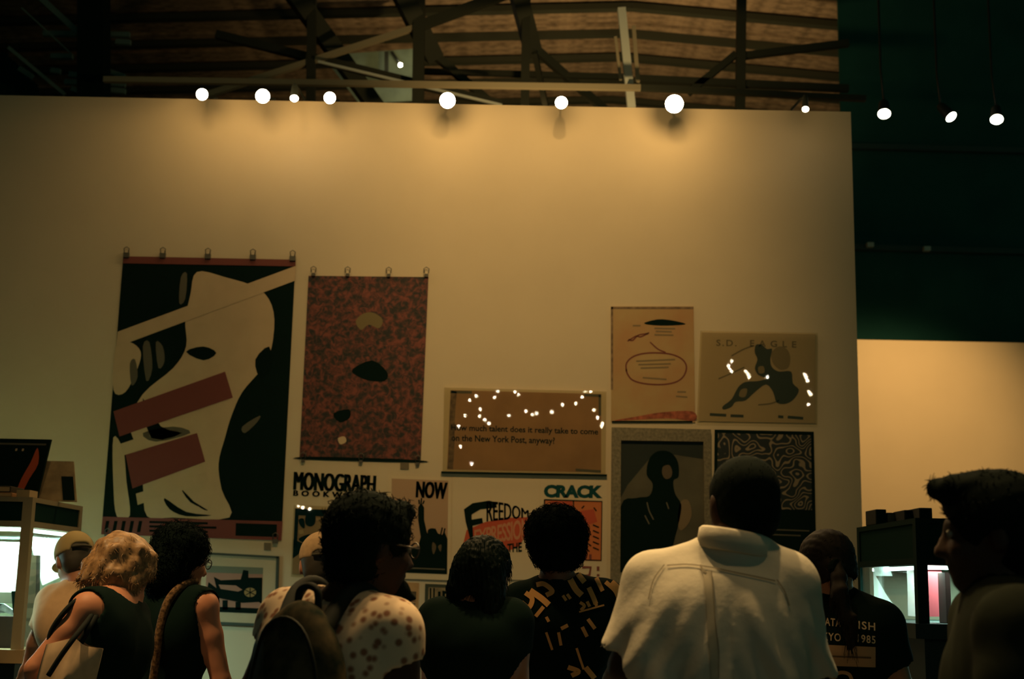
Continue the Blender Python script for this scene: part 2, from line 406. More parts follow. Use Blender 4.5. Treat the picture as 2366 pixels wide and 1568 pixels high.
M_tape = mat('grey_tape', (0.17, 0.14, 0.085), 0.6, 0.3)
M_clip = mat('binder_clip', (0.09, 0.085, 0.06), 0.4, 0.5)
acrylic = glass('acrylic_sheet', (0.93, 0.91, 0.84), 0.012, 1.45)

def clip(px, py, parent, s=1.0):
    c = W(px, py, YW - 0.012)
    obox('binder_clip', c, (0.022 * s, 0, 0), (0, 0.008, 0), (0, 0, 0.018 * s), M_clip, parent)
    tube('clip_wire', [c + [-0.012, -0.006, 0.012], c + [-0.016, -0.006, 0.04], c + [0, -0.006, 0.05], c + [0.016, -0.006, 0.04], c + [0.012, -0.006, 0.012]], 0.003, M_clip, parent, 5)
def tape(px, py, w, h, parent):
    prints('tape', [[(px - w, py - h), (px + w, py - h + 0.6), (px + w, py + h), (px - w, py + h - 0.6)]], L2, M_tape, parent)

# 1 the largest poster, plain stand-in: dark and cream shapes with red bars
p = paper('poster', [(285, 592), (683, 600), (650, 1248), (234, 1234)], P_black, 'largest poster, black and cream shapes with red bars, hung at left')
prints('cream_shape', [[(455, 628), (520, 640), (600, 668), (632, 720), (628, 800), (606, 850), (560, 905), (535, 960), (520, 1010), (505, 1070), (512, 1130), (530, 1195), (400, 1195), (340, 1192), (330, 1120), (318, 1040), (300, 980), (330, 910), (400, 850), (430, 800), (428, 740), (440, 680)]], L1, I_cream, p, 4)
prints('cream_shape', [[(262, 1010), (285, 1040), (292, 1110), (300, 1190), (270, 1192), (262, 1120)]], L1, I_cream, p, 4)
prints('cream_shape', [[(268, 800), (300, 790), (325, 812), (318, 850), (290, 905), (262, 900)]], L1, I_cream, p, 4)
for q_ in ([(430, 812), (470, 800), (500, 815), (470, 832)], [(590, 830), (622, 800), (626, 850), (600, 870)], [(380, 1150), (430, 1182), (490, 1190), (430, 1192), (392, 1176)], [(420, 1130), (462, 1172), (480, 1178), (440, 1160)], [(330, 920), (372, 985), (420, 1000), (350, 1012)]): prints('dark_shape', [q_], L2, I_black, p, 3)
for q_ in ([(330, 800), (345, 790), (352, 850), (338, 880)], [(360, 790), (376, 800), (380, 835), (366, 850)], [(300, 840), (312, 830), (318, 870), (304, 890)], [(418, 640), (432, 632), (428, 690), (414, 700)], [(560, 985), (600, 960), (594, 975), (566, 1000)], [(330, 1000), (400, 985), (440, 1000), (360, 1020)]): prints('grey_shape', [q_], L2, I_grey, p, 3)
prints('pale_strip', [[(272, 766), (683, 614), (682, 648), (268, 802)]], L3, I_cream, p)
prints('red_bar', [[(262, 950), (520, 858), (538, 918), (276, 1008)]], L4, I_red, p)
prints('red_bar', [[(290, 1050), (455, 1000), (474, 1066), (306, 1128)]], L4, I_red, p)
prints('pale_strip', [[(278, 1025), (322, 1010), (330, 1040), (284, 1052)]], L4, I_cream, p)
prints('pale_strip', [[(314, 1140), (476, 1090), (482, 1112), (318, 1166)]], L4, I_cream, p)
prints('red_band', [[(285, 592), (683, 600), (683, 615), (284, 608)]], L3, I_red, p)
prints('red_band', [[(237, 1193), (653, 1204), (650, 1248), (234, 1234)]], L3, I_red, p)
prints('dark_marks', [[(245 + i * 19, 1203), (253 + i * 19, 1203), (248 + i * 19, 1229), (240 + i * 19, 1229)] for i in range(5)] + [[(345, 1203 + 10 * j), (480 + 20 * (j % 2), 1206 + 10 * j), (480 + 20 * (j % 2), 1211 + 10 * j), (345, 1208 + 10 * j)] for j in range(3)] + [[(545, 1208), (640, 1211), (639, 1240), (544, 1237)]], L4, I_black, p)
p['label'] = 'largest poster, black and cream shapes with red bars, hung at left'
for x, y in ((292, 589), (376, 590), (480, 592), (584, 594), (676, 597)): clip(x, y, p, 0.8)
for x, y in ((248, 1240), (636, 1250)): clip(x, y, p, 0.7)
tape(618, 1262, 8, 9, p)

# 2 red and black crowded poster
m = bpy.data.materials.new('red_crowd_print'); m.use_nodes = True; nt = m.node_tree; b = nt.nodes['Principled BSDF']; b.inputs['Roughness'].default_value = 0.7
tc = nt.nodes.new('ShaderNodeTexCoord'); n1 = nt.nodes.new('ShaderNodeTexNoise'); n1.inputs['Scale'].default_value = 26; n1.inputs['Detail'].default_value = 3; n1.inputs['Distortion'].default_value = 1.6
v1 = nt.nodes.new('ShaderNodeTexVoronoi'); v1.inputs['Scale'].default_value = 30
ad = nt.nodes.new('ShaderNodeMath'); ad.operation = 'MULTIPLY_ADD'; ad.inputs[1].default_value = 0.35
r1 = nt.nodes.new('ShaderNodeValToRGB'); els = r1.color_ramp.elements
els[0].position = 0.50; els[0].color = (0.012, 0.016, 0.011, 1); els[1].position = 0.74; els[1].color = (0.125, 0.036, 0.024, 1)
e = els.new(0.63); e.color = (0.055, 0.028, 0.019, 1); e = els.new(0.90); e.color = (0.22, 0.06, 0.038, 1)
for l in ((tc.outputs['Object'], n1.inputs['Vector']), (tc.outputs['Object'], v1.inputs['Vector']), (v1.outputs['Distance'], ad.inputs[0]), (n1.outputs['Fac'], ad.inputs[2]), (ad.outputs[0], r1.inputs['Fac']), (r1.outputs['Color'], b.inputs['Base Color'])): nt.links.new(*l)
p = paper('poster', [(713, 637), (990, 640), (972, 1068), (692, 1060)], m, 'tall dark red and black crowded poster beside the largest poster')
prints('pale_mark', [[(822, 742), (838, 725), (862, 722), (884, 738), (876, 758), (852, 750), (834, 762)]], L1, mat('ink_olive', (0.19, 0.15, 0.065)), p, 4)
for q_ in ([(815, 852), (860, 832), (895, 860), (888, 880), (850, 878), (822, 866)], [(700, 1055), (800, 1056), (960, 1062), (968, 1068), (700, 1061)], [(770, 955), (806, 945), (808, 965), (785, 975)]): prints('dark_mark', [q_], L1, I_black, p, 3)
prints('pale_mark', [[(781, 1012), (796, 1008), (800, 1020), (786, 1026)]], L1, I_cream, p, 3)
for x, y in ((724, 634), (803, 635), (898, 636), (985, 636)): clip(x, y, p, 0.5)
for x, y in ((700, 1064), (834, 1066), (965, 1071)): clip(x, y, p, 0.45)
tape(935, 1076, 10, 8, p)

# 3 acrylic-framed text print
f = empty('framed_print', W(1215, 1093, YW)); tag(f, 'wide brown text print in a clear acrylic frame', 'framed print', 'posters on the wall')
sheet('backing_board', [(1026, 893), (1402, 902), (1400, 1098), (1022, 1091)], YW - 0.001, 0.006, P_white, f)
q = [(1041, 901), (1389, 910), (1389, 1091), (1033, 1084)]
pr = sheet('print', q, YW - 0.0072, 0.001, P_brown, f)
YL = YW - 0.0088
strokes('dark_edge', [[(1049, 903), (1045, 960), (1043, 1040), (1040, 1083)]], 13, YL, mat('stain_brown', (0.20, 0.135, 0.075), var=0.4, scale=30), pr)
strokes('dark_edge', [[(1041, 905), (1090, 906)], [(1350, 912), (1389, 914)], [(1386, 912), (1386, 960)], [(1330, 1085), (1388, 1089)]], 6, YL, I_grey, pr, False)
lettering('How much talent does it really take to come', [(1042, 980), (1382, 990), (1382, 1008), (1042, 998)], YL, I_black, pr, 0.02)
lettering('on the New York Post, anyway?', [(1043, 1003), (1282, 1010), (1282, 1030), (1043, 1023)], YL, I_black, pr, 0.02)
sheet('acrylic_cover', [(1027, 895), (1401, 904), (1399, 1095), (1023, 1088)], YW - 0.014, 0.003, acrylic, f)
sheet('bottom_shadow_strip', [(1020, 1089), (1402, 1096), (1402, 1100), (1020, 1093)], YW - 0.001, 0.022, P_black, f)  # black strip stands in for the shadow along the frame's lower edge

# 4 stained yellow flyer
m = mat('stained_paper', (0.47, 0.335, 0.15), 0.7, 0.2, scale=4, color2=(0.45, 0.255, 0.11))
p = paper('flyer', [(1412, 708), (1602, 708), (1606, 976), (1412, 974)], m, 'yellow orange stained flyer with a hand-drawn red oval', 'flyer', 0.006)
YF = YW - 0.0078
strokes('oval_line', [[(1447 + 0, 858), (1448, 838), (1466, 822), (1500, 815), (1545, 817), (1574, 828), (1586, 846), (1580, 868), (1562, 882), (1530, 888), (1490, 886), (1462, 878), (1450, 864), (1447, 852)]], 3.4, YF, mat('ink_maroon', (0.17, 0.045, 0.03)), p)
prints('brush_mark', [[(1490, 745), (1530, 737), (1585, 748), (1540, 752), (1500, 750)]], YF, I_black, p, 4)
strokes('scribble', [[(1450, 788), (1470, 776), (1480, 778), (1500, 768)], [(1452, 784), (1462, 786), (1475, 774), (1498, 770)], [(1502, 790), (1520, 806), (1538, 814)]], 3, YF, mat('ink_maroon', (0.17, 0.045, 0.03)), p)
strokes('small_print', [[(1512, 758), (1560, 759)], [(1515, 765), (1552, 766)], [(1512, 773), (1556, 774)], [(1462, 752), (1480, 752)], [(1470, 834), (1560, 830)], [(1475, 842), (1550, 840)], [(1480, 850), (1545, 848)], [(1485, 872), (1540, 876)], [(1565, 905), (1585, 905)], [(1562, 915), (1588, 917)]], 3.5, YF, mat('ink_faded', (0.22, 0.16, 0.08)), p, False)
prints('red_stain', [[(1420, 972), (1470, 962), (1530, 952), (1600, 950), (1604, 972), (1540, 966)]], YF, mat('stain_red', (0.36, 0.10, 0.05), var=0.4, scale=30), p, 4)
strokes('dark_edge', [[(1414, 974), (1600, 974)]], 4, YF - 0.0008, I_black, p, False); strokes('grey_edge', [[(1412, 711), (1602, 711)], [(1414, 708), (1414, 900)]], 5, YF, mat('stain_brown', (0.2, 0.135, 0.075)), p, False)

# 5 pale poster with crouching figure
f = empty('framed_print', W(1750, 978, YW)); tag(f, 'pale poster of a crouching figure under clear acrylic, top right', 'framed print', 'posters on the wall')
pr = sheet('print', [(1622, 768), (1884, 772), (1884, 978), (1614, 973)], YW - 0.001, 0.005, mat('paper_dun', (0.55, 0.43, 0.26), 0.7, 0.2), f)
YE = YW - 0.0068
I_soft = mat('ink_soft_green', (0.055, 0.065, 0.045)); I_faint = mat('ink_faint', (0.20, 0.16, 0.09))
lettering('S.D.', [(1655, 784), (1702, 785), (1702, 800), (1655, 799)], YE, I_faint, pr, 0.02, 1.3)
lettering('EAGLE', [(1733, 785), (1840, 788), (1840, 803), (1733, 800)], YE, I_faint, pr, 0.02, 1.9)
prints('figure', [[(1746, 797), (1760, 796), (1772, 806), (1784, 806), (1780, 830), (1784, 848), (1800, 858), (1828, 858), (1832, 885), (1846, 900), (1836, 920), (1818, 932), (1795, 930), (1786, 905), (1770, 888), (1745, 905), (1722, 925), (1700, 928), (1690, 940), (1672, 946), (1670, 938), (1690, 922), (1705, 895), (1722, 882), (1750, 880), (1770, 874), (1752, 866), (1744, 850), (1750, 830), (1744, 815)]], YE, I_soft, pr, 3)
prints('balloon', [[(1784, 812), (1800, 800), (1818, 806), (1826, 825), (1822, 848), (1804, 854), (1788, 842), (1782, 826)], [(1712, 900), (1726, 898), (1722, 916), (1708, 915)], [(1752, 848), (1764, 846), (1766, 860), (1754, 862)]], YE - 0.0007, mat('ink_olive_pale', (0.30, 0.235, 0.13)), pr, 4)
strokes('pencil_line', [[(1690, 822), (1715, 808), (1740, 798)], [(1660, 875), (1690, 862), (1720, 848)], [(1752, 935), (1780, 932), (1800, 925)]], 3, YE, I_faint, pr)
strokes('small_print', [[(1640, 957), (1678, 959)], [(1688, 960), (1718, 961)], [(1798, 962), (1810, 963)], [(1820, 963), (1856, 966)]], 6.5, YE, I_soft, pr, False)
sheet('acrylic_cover', [(1618, 764), (1889, 769), (1888, 981), (1610, 976)], YW - 0.014, 0.003, acrylic, f)

# 6 framed dark portrait
f = empty('framed_portrait', W(1527, 1345, YW)); tag(f, 'dark portrait photograph in a wide grey-green frame', 'framed picture', 'posters on the wall')
M_fr = mat('stone_frame', (0.205, 0.175, 0.105), 0.6, 0.3, var=0.25, scale=60)
o = [(1413, 988), (1641, 993), (1643, 1352), (1410, 1347)]; i_ = [(1434, 1018), (1624, 1021), (1627, 1326), (1432, 1322)]
for k, nm in enumerate(('frame_rail', 'frame_stile', 'frame_rail', 'frame_stile')):
    k2 = (k + 1) % 4; sheet(nm, [o[k], o[k2], i_[k2], i_[k]], YW - 0.001, 0.03, M_fr, f)
pr = sheet('photograph', i_, YW - 0.001, 0.008, mat('photo_grey', (0.105, 0.095, 0.055), 0.5, 0.3, var=0.15, scale=6), f)
YP = YW - 0.0098
prints('dark_backdrop', [[(1434, 1018), (1624, 1021), (1624, 1060), (1560, 1050), (1500, 1060), (1450, 1120), (1434, 1150)]], YP, mat('photo_dark', (0.02, 0.028, 0.019), 0.5, 0.3), pr)
prints('figure', [[(1500, 1060), (1520, 1042), (1548, 1044), (1566, 1066), (1568, 1100), (1556, 1110), (1560, 1140), (1574, 1165), (1570, 1200), (1560, 1240), (1548, 1290), (1540, 1322), (1434, 1322), (1434, 1170), (1470, 1150), (1500, 1145), (1508, 1118), (1494, 1095)]], YP - 0.0008, I_black, pr, 4)
prints('face', [[(1532, 1078), (1546, 1074), (1553, 1088), (1550, 1102), (1538, 1106), (1530, 1094)]], YP - 0.0016, mat('photo_skin', (0.11, 0.08, 0.045)), pr, 4)
prints('pale_shape', [[(1572, 1160), (1590, 1155), (1598, 1185), (1590, 1210), (1572, 1225), (1566, 1200)]], YP - 0.0008, mat('photo_tan', (0.22, 0.16, 0.085)), pr, 4)
strokes('fold', [[(1495, 1160), (1500, 1180), (1510, 1200)], [(1490, 1190), (1500, 1210)], [(1540, 1160), (1545, 1175)]], 3, YP - 0.0016, I_grey, pr)

# 7 black poster with labyrinth pattern (plain stand-in)
p = paper('poster', [(1651, 992), (1880, 997), (1886, 1287), (1648, 1282)], P_black, 'black poster with a tan labyrinth pattern behind the tallest head')
m = bpy.data.materials.new('labyrinth_print'); m.use_nodes = True; nt = m.node_tree; b = nt.nodes['Principled BSDF']; b.inputs['Roughness'].default_value = 0.6
tc = nt.nodes.new('ShaderNodeTexCoord'); n1 = nt.nodes.new('ShaderNodeTexNoise'); n1.inputs['Scale'].default_value = 7.5; n1.inputs['Detail'].default_value = 1
mu = nt.nodes.new('ShaderNodeMath'); mu.operation = 'MULTIPLY'; mu.inputs[1].default_value = 75.0
si = nt.nodes.new('ShaderNodeMath'); si.operation = 'SINE'
r1 = nt.nodes.new('ShaderNodeValToRGB'); r1.color_ramp.elements[0].position = 0.45; r1.color_ramp.elements[0].color = (0.006, 0.013, 0.010, 1); r1.color_ramp.elements[1].position = 0.75; r1.color_ramp.elements[1].color = (0.25, 0.19, 0.105, 1)
for l in ((tc.outputs['Object'], n1.inputs['Vector']), (n1.outputs['Fac'], mu.inputs[0]), (mu.outputs[0], si.inputs[0]), (si.outputs[0], r1.inputs['Fac']), (r1.outputs['Color'], b.inputs['Base Color'])): nt.links.new(*l)
prints('labyrinth_print', [[(1659, 1000), (1874, 1005), (1876, 1178), (1655, 1173)]], L1, m, p)
strokes('small_print', [[(1760, 1222), (1870, 1226)], [(1770, 1234), (1850, 1237)]], 3, L1, I_grey, p, False)

# 8 wall lettering
q = [(679, 1089), (870, 1098), (868, 1138), (677, 1131)]
s = tag(lettering('MONOGRAPH', q, YW - 0.004, I_black, None, 0.0, 1.0, name='wall_sign', fat=0.012), 'black MONOGRAPH BOOKWERKS lettering on the wall', 'sign')
lettering('BOOKWERKS', [(678, 1132), (868, 1139), (867, 1151), (677, 1145)], YW - 0.004, I_black, s, 0.015, 1.7, fat=0.004)

# 9 small photo poster behind the near dark head
p = paper('poster', [(682, 1174), (812, 1180), (806, 1332), (675, 1326)], mat('photo_tan2', (0.40, 0.28, 0.16), 0.6, 0.3), 'black and tan photo poster beneath the wall lettering')
prints('photo_border', [[(682, 1174), (812, 1180), (811, 1196), (690, 1190), (686, 1262), (678, 1262)], [(678, 1245), (700, 1255), (690, 1280), (676, 1290)]], L1, I_black, p)
prints('photo_figure', [[(706, 1192), (716, 1180), (728, 1188), (728, 1208), (718, 1216), (706, 1210)], [(690, 1244), (712, 1234), (732, 1238), (720, 1250), (700, 1252)], [(690, 1200), (702, 1198), (704, 1220), (694, 1214)], [(745, 1205), (800, 1208), (795, 1290), (770, 1250)]], L2, I_black, p, 3)
prints('photo_patch', [[(730, 1196), (790, 1200), (790, 1204), (730, 1201)], [(690, 1225), (700, 1222), (702, 1232), (692, 1234)]], L2, I_cream, p)
sheet('acrylic_cover', [(679, 1166), (816, 1172), (810, 1338), (672, 1332)], YW - 0.010, 0.002, acrylic, p)

# 10 NOW poster
p = paper('poster', [(897, 1098), (1043, 1103), (1040, 1340), (895, 1335)], P_white, 'NOW poster with a raised arm silhouette on a pinkish ground')
prints('printed_ground', [[(905, 1105), (1036, 1110), (1033, 1326), (903, 1321)]], L1, P_pinkish, p)
prints('photo_crowd', [[(903, 1282), (925, 1272), (945, 1268), (966, 1262), (972, 1240), (966, 1200), (966, 1172), (973, 1160), (980, 1172), (980, 1200), (986, 1228), (990, 1236), (996, 1224), (1006, 1220), (1012, 1232), (1022, 1235), (1026, 1225), (1034, 1245), (1033, 1326), (903, 1321)]], L2, I_black, p)
prints('photo_head', [[(988, 1226), (996, 1220), (1006, 1222), (1010, 1234), (1004, 1246), (992, 1246)]], L3, I_black, p, 3)
for q_ in ([(969, 1164), (968, 1154)], [(973, 1162), (974, 1150)], [(977, 1164), (980, 1156)], [(1018, 1236), (1022, 1218)], [(1024, 1238), (1028, 1220)]): strokes('raised_finger', [q_], 3.4, L3, I_black, p, False)
strokes('caption', [[(930, 1311), (1028, 1315)]], 3, L3, I_grey, p, False)
prints('photo_light', [[(1000, 1252), (1008, 1262), (1002, 1280), (998, 1268)], [(1012, 1262), (1020, 1258), (1018, 1274)]], L3, mat('photo_olive', (0.11, 0.085, 0.045)), p, 3)
lettering('NOW', [(962, 1111), (1035, 1114), (1032, 1153), (960, 1149)], L3, I_black, p, 0.015, 1.0, fat=0.02)
strokes('sleeve_edge', [[(895, 1337), (1040, 1342)]], 2.2, L1, I_grey, p, False)

# 11 FREEDOM poster
p = paper('poster', [(1046, 1103), (1248, 1109), (1246, 1343), (1043, 1339)], P_white, 'white FREEDOM poster with black arched lettering over red')
prints('red_field', [[(1072, 1248), (1078, 1224), (1120, 1206), (1170, 1196), (1222, 1194), (1222, 1222), (1200, 1262), (1150, 1282), (1100, 1276), (1068, 1268)]], L1, I_bright, p)
def warpF(lo, hi):
    return lambda v: np.stack([v[:, 0], lo(v[:, 0]) + (hi(v[:, 0]) - lo(v[:, 0])) * v[:, 1]], 1)
prints('letter_f', [[(1072, 1176), (1092, 1162), (1130, 1156), (1146, 1160), (1148, 1172), (1110, 1176), (1090, 1188), (1090, 1200), (1114, 1196), (1116, 1208), (1092, 1214), (1094, 1246), (1088, 1252), (1076, 1205)]], L2, I_black, p)
lettering('REEDOM', [(1124, 1156), (1222, 1156), (1222, 1208), (1124, 1208)], L2, I_black, p, 0.0, 1.0, fat=0.008, warp=warpF(lambda u: 0.05 + 0.2 * u, lambda u: 0.98 - 0.42 * u * u))
lettering('EXPRESSION', [(1096, 1200), (1222, 1192), (1222, 1262), (1096, 1262)], L2, mat('ink_salmon', (0.56, 0.25, 0.13)), p, 0.02, 0.9, warpF(lambda u: 0.1 + 0.15 * u, lambda u: 0.62 + 0.35 * u))
lettering('OF', [(1070, 1256), (1090, 1254), (1092, 1278), (1072, 1280)], L2, I_black, p, 0.03)
lettering('THE', [(1172, 1256), (1206, 1252), (1206, 1274), (1172, 1276)], L2, I_black, p, 0.03)
strokes('sleeve_edge', [[(1043, 1337), (1246, 1341)]], 2.2, L1, I_grey, p, False)

# 12 CRACK poster (plain stand-in artwork)
p = paper('poster', [(1250, 1109), (1403, 1113), (1402, 1346), (1247, 1343)], P_white, 'CRACK poster with an orange and scarlet abstract panel')
lettering('CRACK', [(1257, 1119), (1394, 1121), (1392, 1151), (1256, 1149)], L1, I_teal, p, 0.06, 0.95)
pn = prints('orange_panel', [[(1257, 1153), (1392, 1157), (1390, 1296), (1257, 1292)]], L1, I_orange, p)
prints('scarlet_block', [[(1272, 1157), (1322, 1158), (1322, 1190), (1300, 1200), (1272, 1196)], [(1340, 1180), (1372, 1176), (1380, 1205), (1350, 1215)], [(1262, 1230), (1300, 1225), (1310, 1285), (1262, 1285)]], L2, I_bright, p)
strokes('panel_outline', [[(1258, 1154), (1391, 1158), (1389, 1294), (1258, 1290), (1258, 1154)], [(1325, 1156), (1326, 1230)]], 3, L3, I_black, p, False)
strokes('dash', [[(1350, 1210 + 13 * i), (1362 + 4 * (i % 2), 1222 + 13 * i)] for i in range(5)] + [[(1370, 1212 + 13 * i), (1384, 1218 + 13 * i)] for i in range(5)] + [[(1344, 1174), (1350, 1168)], [(1372, 1172), (1378, 1180)]], 3, L3, I_black, p, False)
strokes('block_marks', [[(1345, 1310), (1365, 1310), (1362, 1328), (1348, 1330)], [(1382, 1308), (1382, 1318)], [(1382, 1326), (1382, 1331)], [(1352, 1280), (1352, 1292)], [(1364, 1280), (1364, 1292)]], 6, L3, I_red, p, False)
strokes('sleeve_edge', [[(1247, 1340), (1402, 1345)]], 2, L1, I_grey, p, False)

# 13 framed picture lower left
f = empty('framed_picture', W(555, 1445, YW)); tag(f, 'small picture of a dark vehicle in a cream mat and thin green frame', 'framed picture', 'posters on the wall')
pr = sheet('mat_board', [(462, 1276), (645, 1286), (640, 1447), (457, 1439)], YW - 0.001, 0.010, mat('mat_cream', (0.56, 0.46, 0.29), 0.8, 0.2), f)
M_gf = mat('green_frame', (0.055, 0.075, 0.055), 0.5, 0.3)
for nm, a, b2, w in (('frame_rail', (460, 1277), (645, 1287), 5), ('frame_stile', (643, 1286), (638, 1447), 6), ('frame_rail', (456, 1437), (640, 1445), 7), ('frame_stile', (461, 1276), (457, 1438), 5)):
    L, R = stroke_poly([a, b2], w); sheet(nm, [L[0], L[1], R[1], R[0]] if L[0][1] < R[0][1] else [R[0], R[1], L[1], L[0]], YW - 0.001, 0.022, M_gf, f)
YQ = YW - 0.0118
pic = prints('picture', [[(477, 1306), (608, 1311), (604, 1413), (474, 1408)]], YQ, I_pink, pr)
prints('sky_band', [[(477, 1306), (608, 1311), (607, 1326), (477, 1322)]], YQ - 0.0008, mat('ink_grey_green', (0.17, 0.19, 0.13)), pic)
prints('vehicle', [[(494, 1332), (510, 1340), (556, 1338), (562, 1316), (574, 1318), (574, 1334), (606, 1334), (605, 1395), (598, 1390), (560, 1392), (500, 1380), (478, 1362), (482, 1344), (500, 1358)]], YQ - 0.0016, I_black, pic)
prints('wheel', [[(578 + 14 * math.cos(t / 8 * math.pi), 1368 + 11 * math.sin(t / 8 * math.pi)) for t in range(16)]], YQ - 0.0024, mat('ink_straw', (0.34, 0.22, 0.08)), pic)
strokes('spoke', [[(566, 1362), (590, 1374)], [(578, 1358), (578, 1379)], [(568, 1374), (590, 1362)]], 2, YQ - 0.0032, I_black, pic, False)
prints('load', [[(505, 1350), (545, 1352), (560, 1362), (550, 1366), (510, 1360)]], YQ - 0.0024, I_pink, pic)
strokes('dark_bar', [[(474, 1406), (604, 1411)], [(520, 1386), (520, 1408)], [(550, 1390), (550, 1408)]], 12, YQ - 0.0016, I_black, pic, False)  # black bars printed across the foot of the picture

# 14 lower flyers
p = paper('flyer', [(870, 1342), (968, 1346), (958, 1600), (862, 1596)], mat('paper_ochre', (0.50, 0.30, 0.13), 0.7, 0.2, var=0.15, scale=6), 'ochre flyer with dark text blocks beside the black-haired woman', 'flyer')
prints('text_block', [[(890, 1364), (962, 1366), (961, 1384), (888, 1382)], [(890, 1390), (960, 1393), (958, 1402), (890, 1399)], [(930, 1404), (958, 1405), (956, 1420), (930, 1419)], [(938, 1430), (958, 1431), (956, 1470), (938, 1469)], [(938, 1476), (956, 1477), (954, 1486), (938, 1485)]], L1, mat('ink_umber', (0.10, 0.075, 0.04), var=0.5, scale=70), p)
prints('red_rule', [[(890, 1384), (961, 1387), (961, 1389), (890, 1386)]], L1, I_red, p)
f = empty('framed_print', W(1020, 1560, YW)); tag(f, 'print in a dark striped frame beside the black-haired woman', 'framed print', 'posters on the wall')
sheet('frame', [(983, 1348), (1100, 1353), (1096, 1600), (978, 1596)], YW - 0.001, 0.016, mat('dark_green_frame', (0.05, 0.06, 0.035), 0.5, 0.3), f)
pr = sheet('print', [(990, 1356), (1095, 1360), (1092, 1590), (986, 1588)], YW - 0.0175, 0.001, mat('paper_grey_tan', (0.25, 0.19, 0.10), var=0.3, scale=20), f)
strokes('stripe', [[(995, 1358), (992, 1500)], [(1003, 1358), (1000, 1500)]], 3.5, YW - 0.0195, I_black, pr, False)
prints('block_letter', [[(1012, 1366), (1018, 1366), (1018, 1386), (1012, 1386)], [(1022, 1364), (1044, 1366), (1042, 1372), (1028, 1371), (1028, 1386), (1022, 1386)], [(1034, 1376), (1046, 1377), (1046, 1386), (1034, 1386)]], YW - 0.0195, I_black, pr)
p = paper('poster', [(1150, 1357), (1240, 1360), (1238, 1560), (1148, 1558)], mat('paper_umber', (0.16, 0.105, 0.05), 0.7, 0.2), 'plain brown panel low on the wall behind the lettered shirt')
strokes('panel_edge', [[(1150, 1359), (1240, 1362)], [(1152, 1357), (1150, 1556)]], 3, L1, I_black, p, False)

for o_ in bpy.data.objects:
    if o_.name.split('.')[0] in ('small_print', 'dark_marks', 'scribble', 'dash', 'pencil_line'): o_['kind'] = 'stuff'
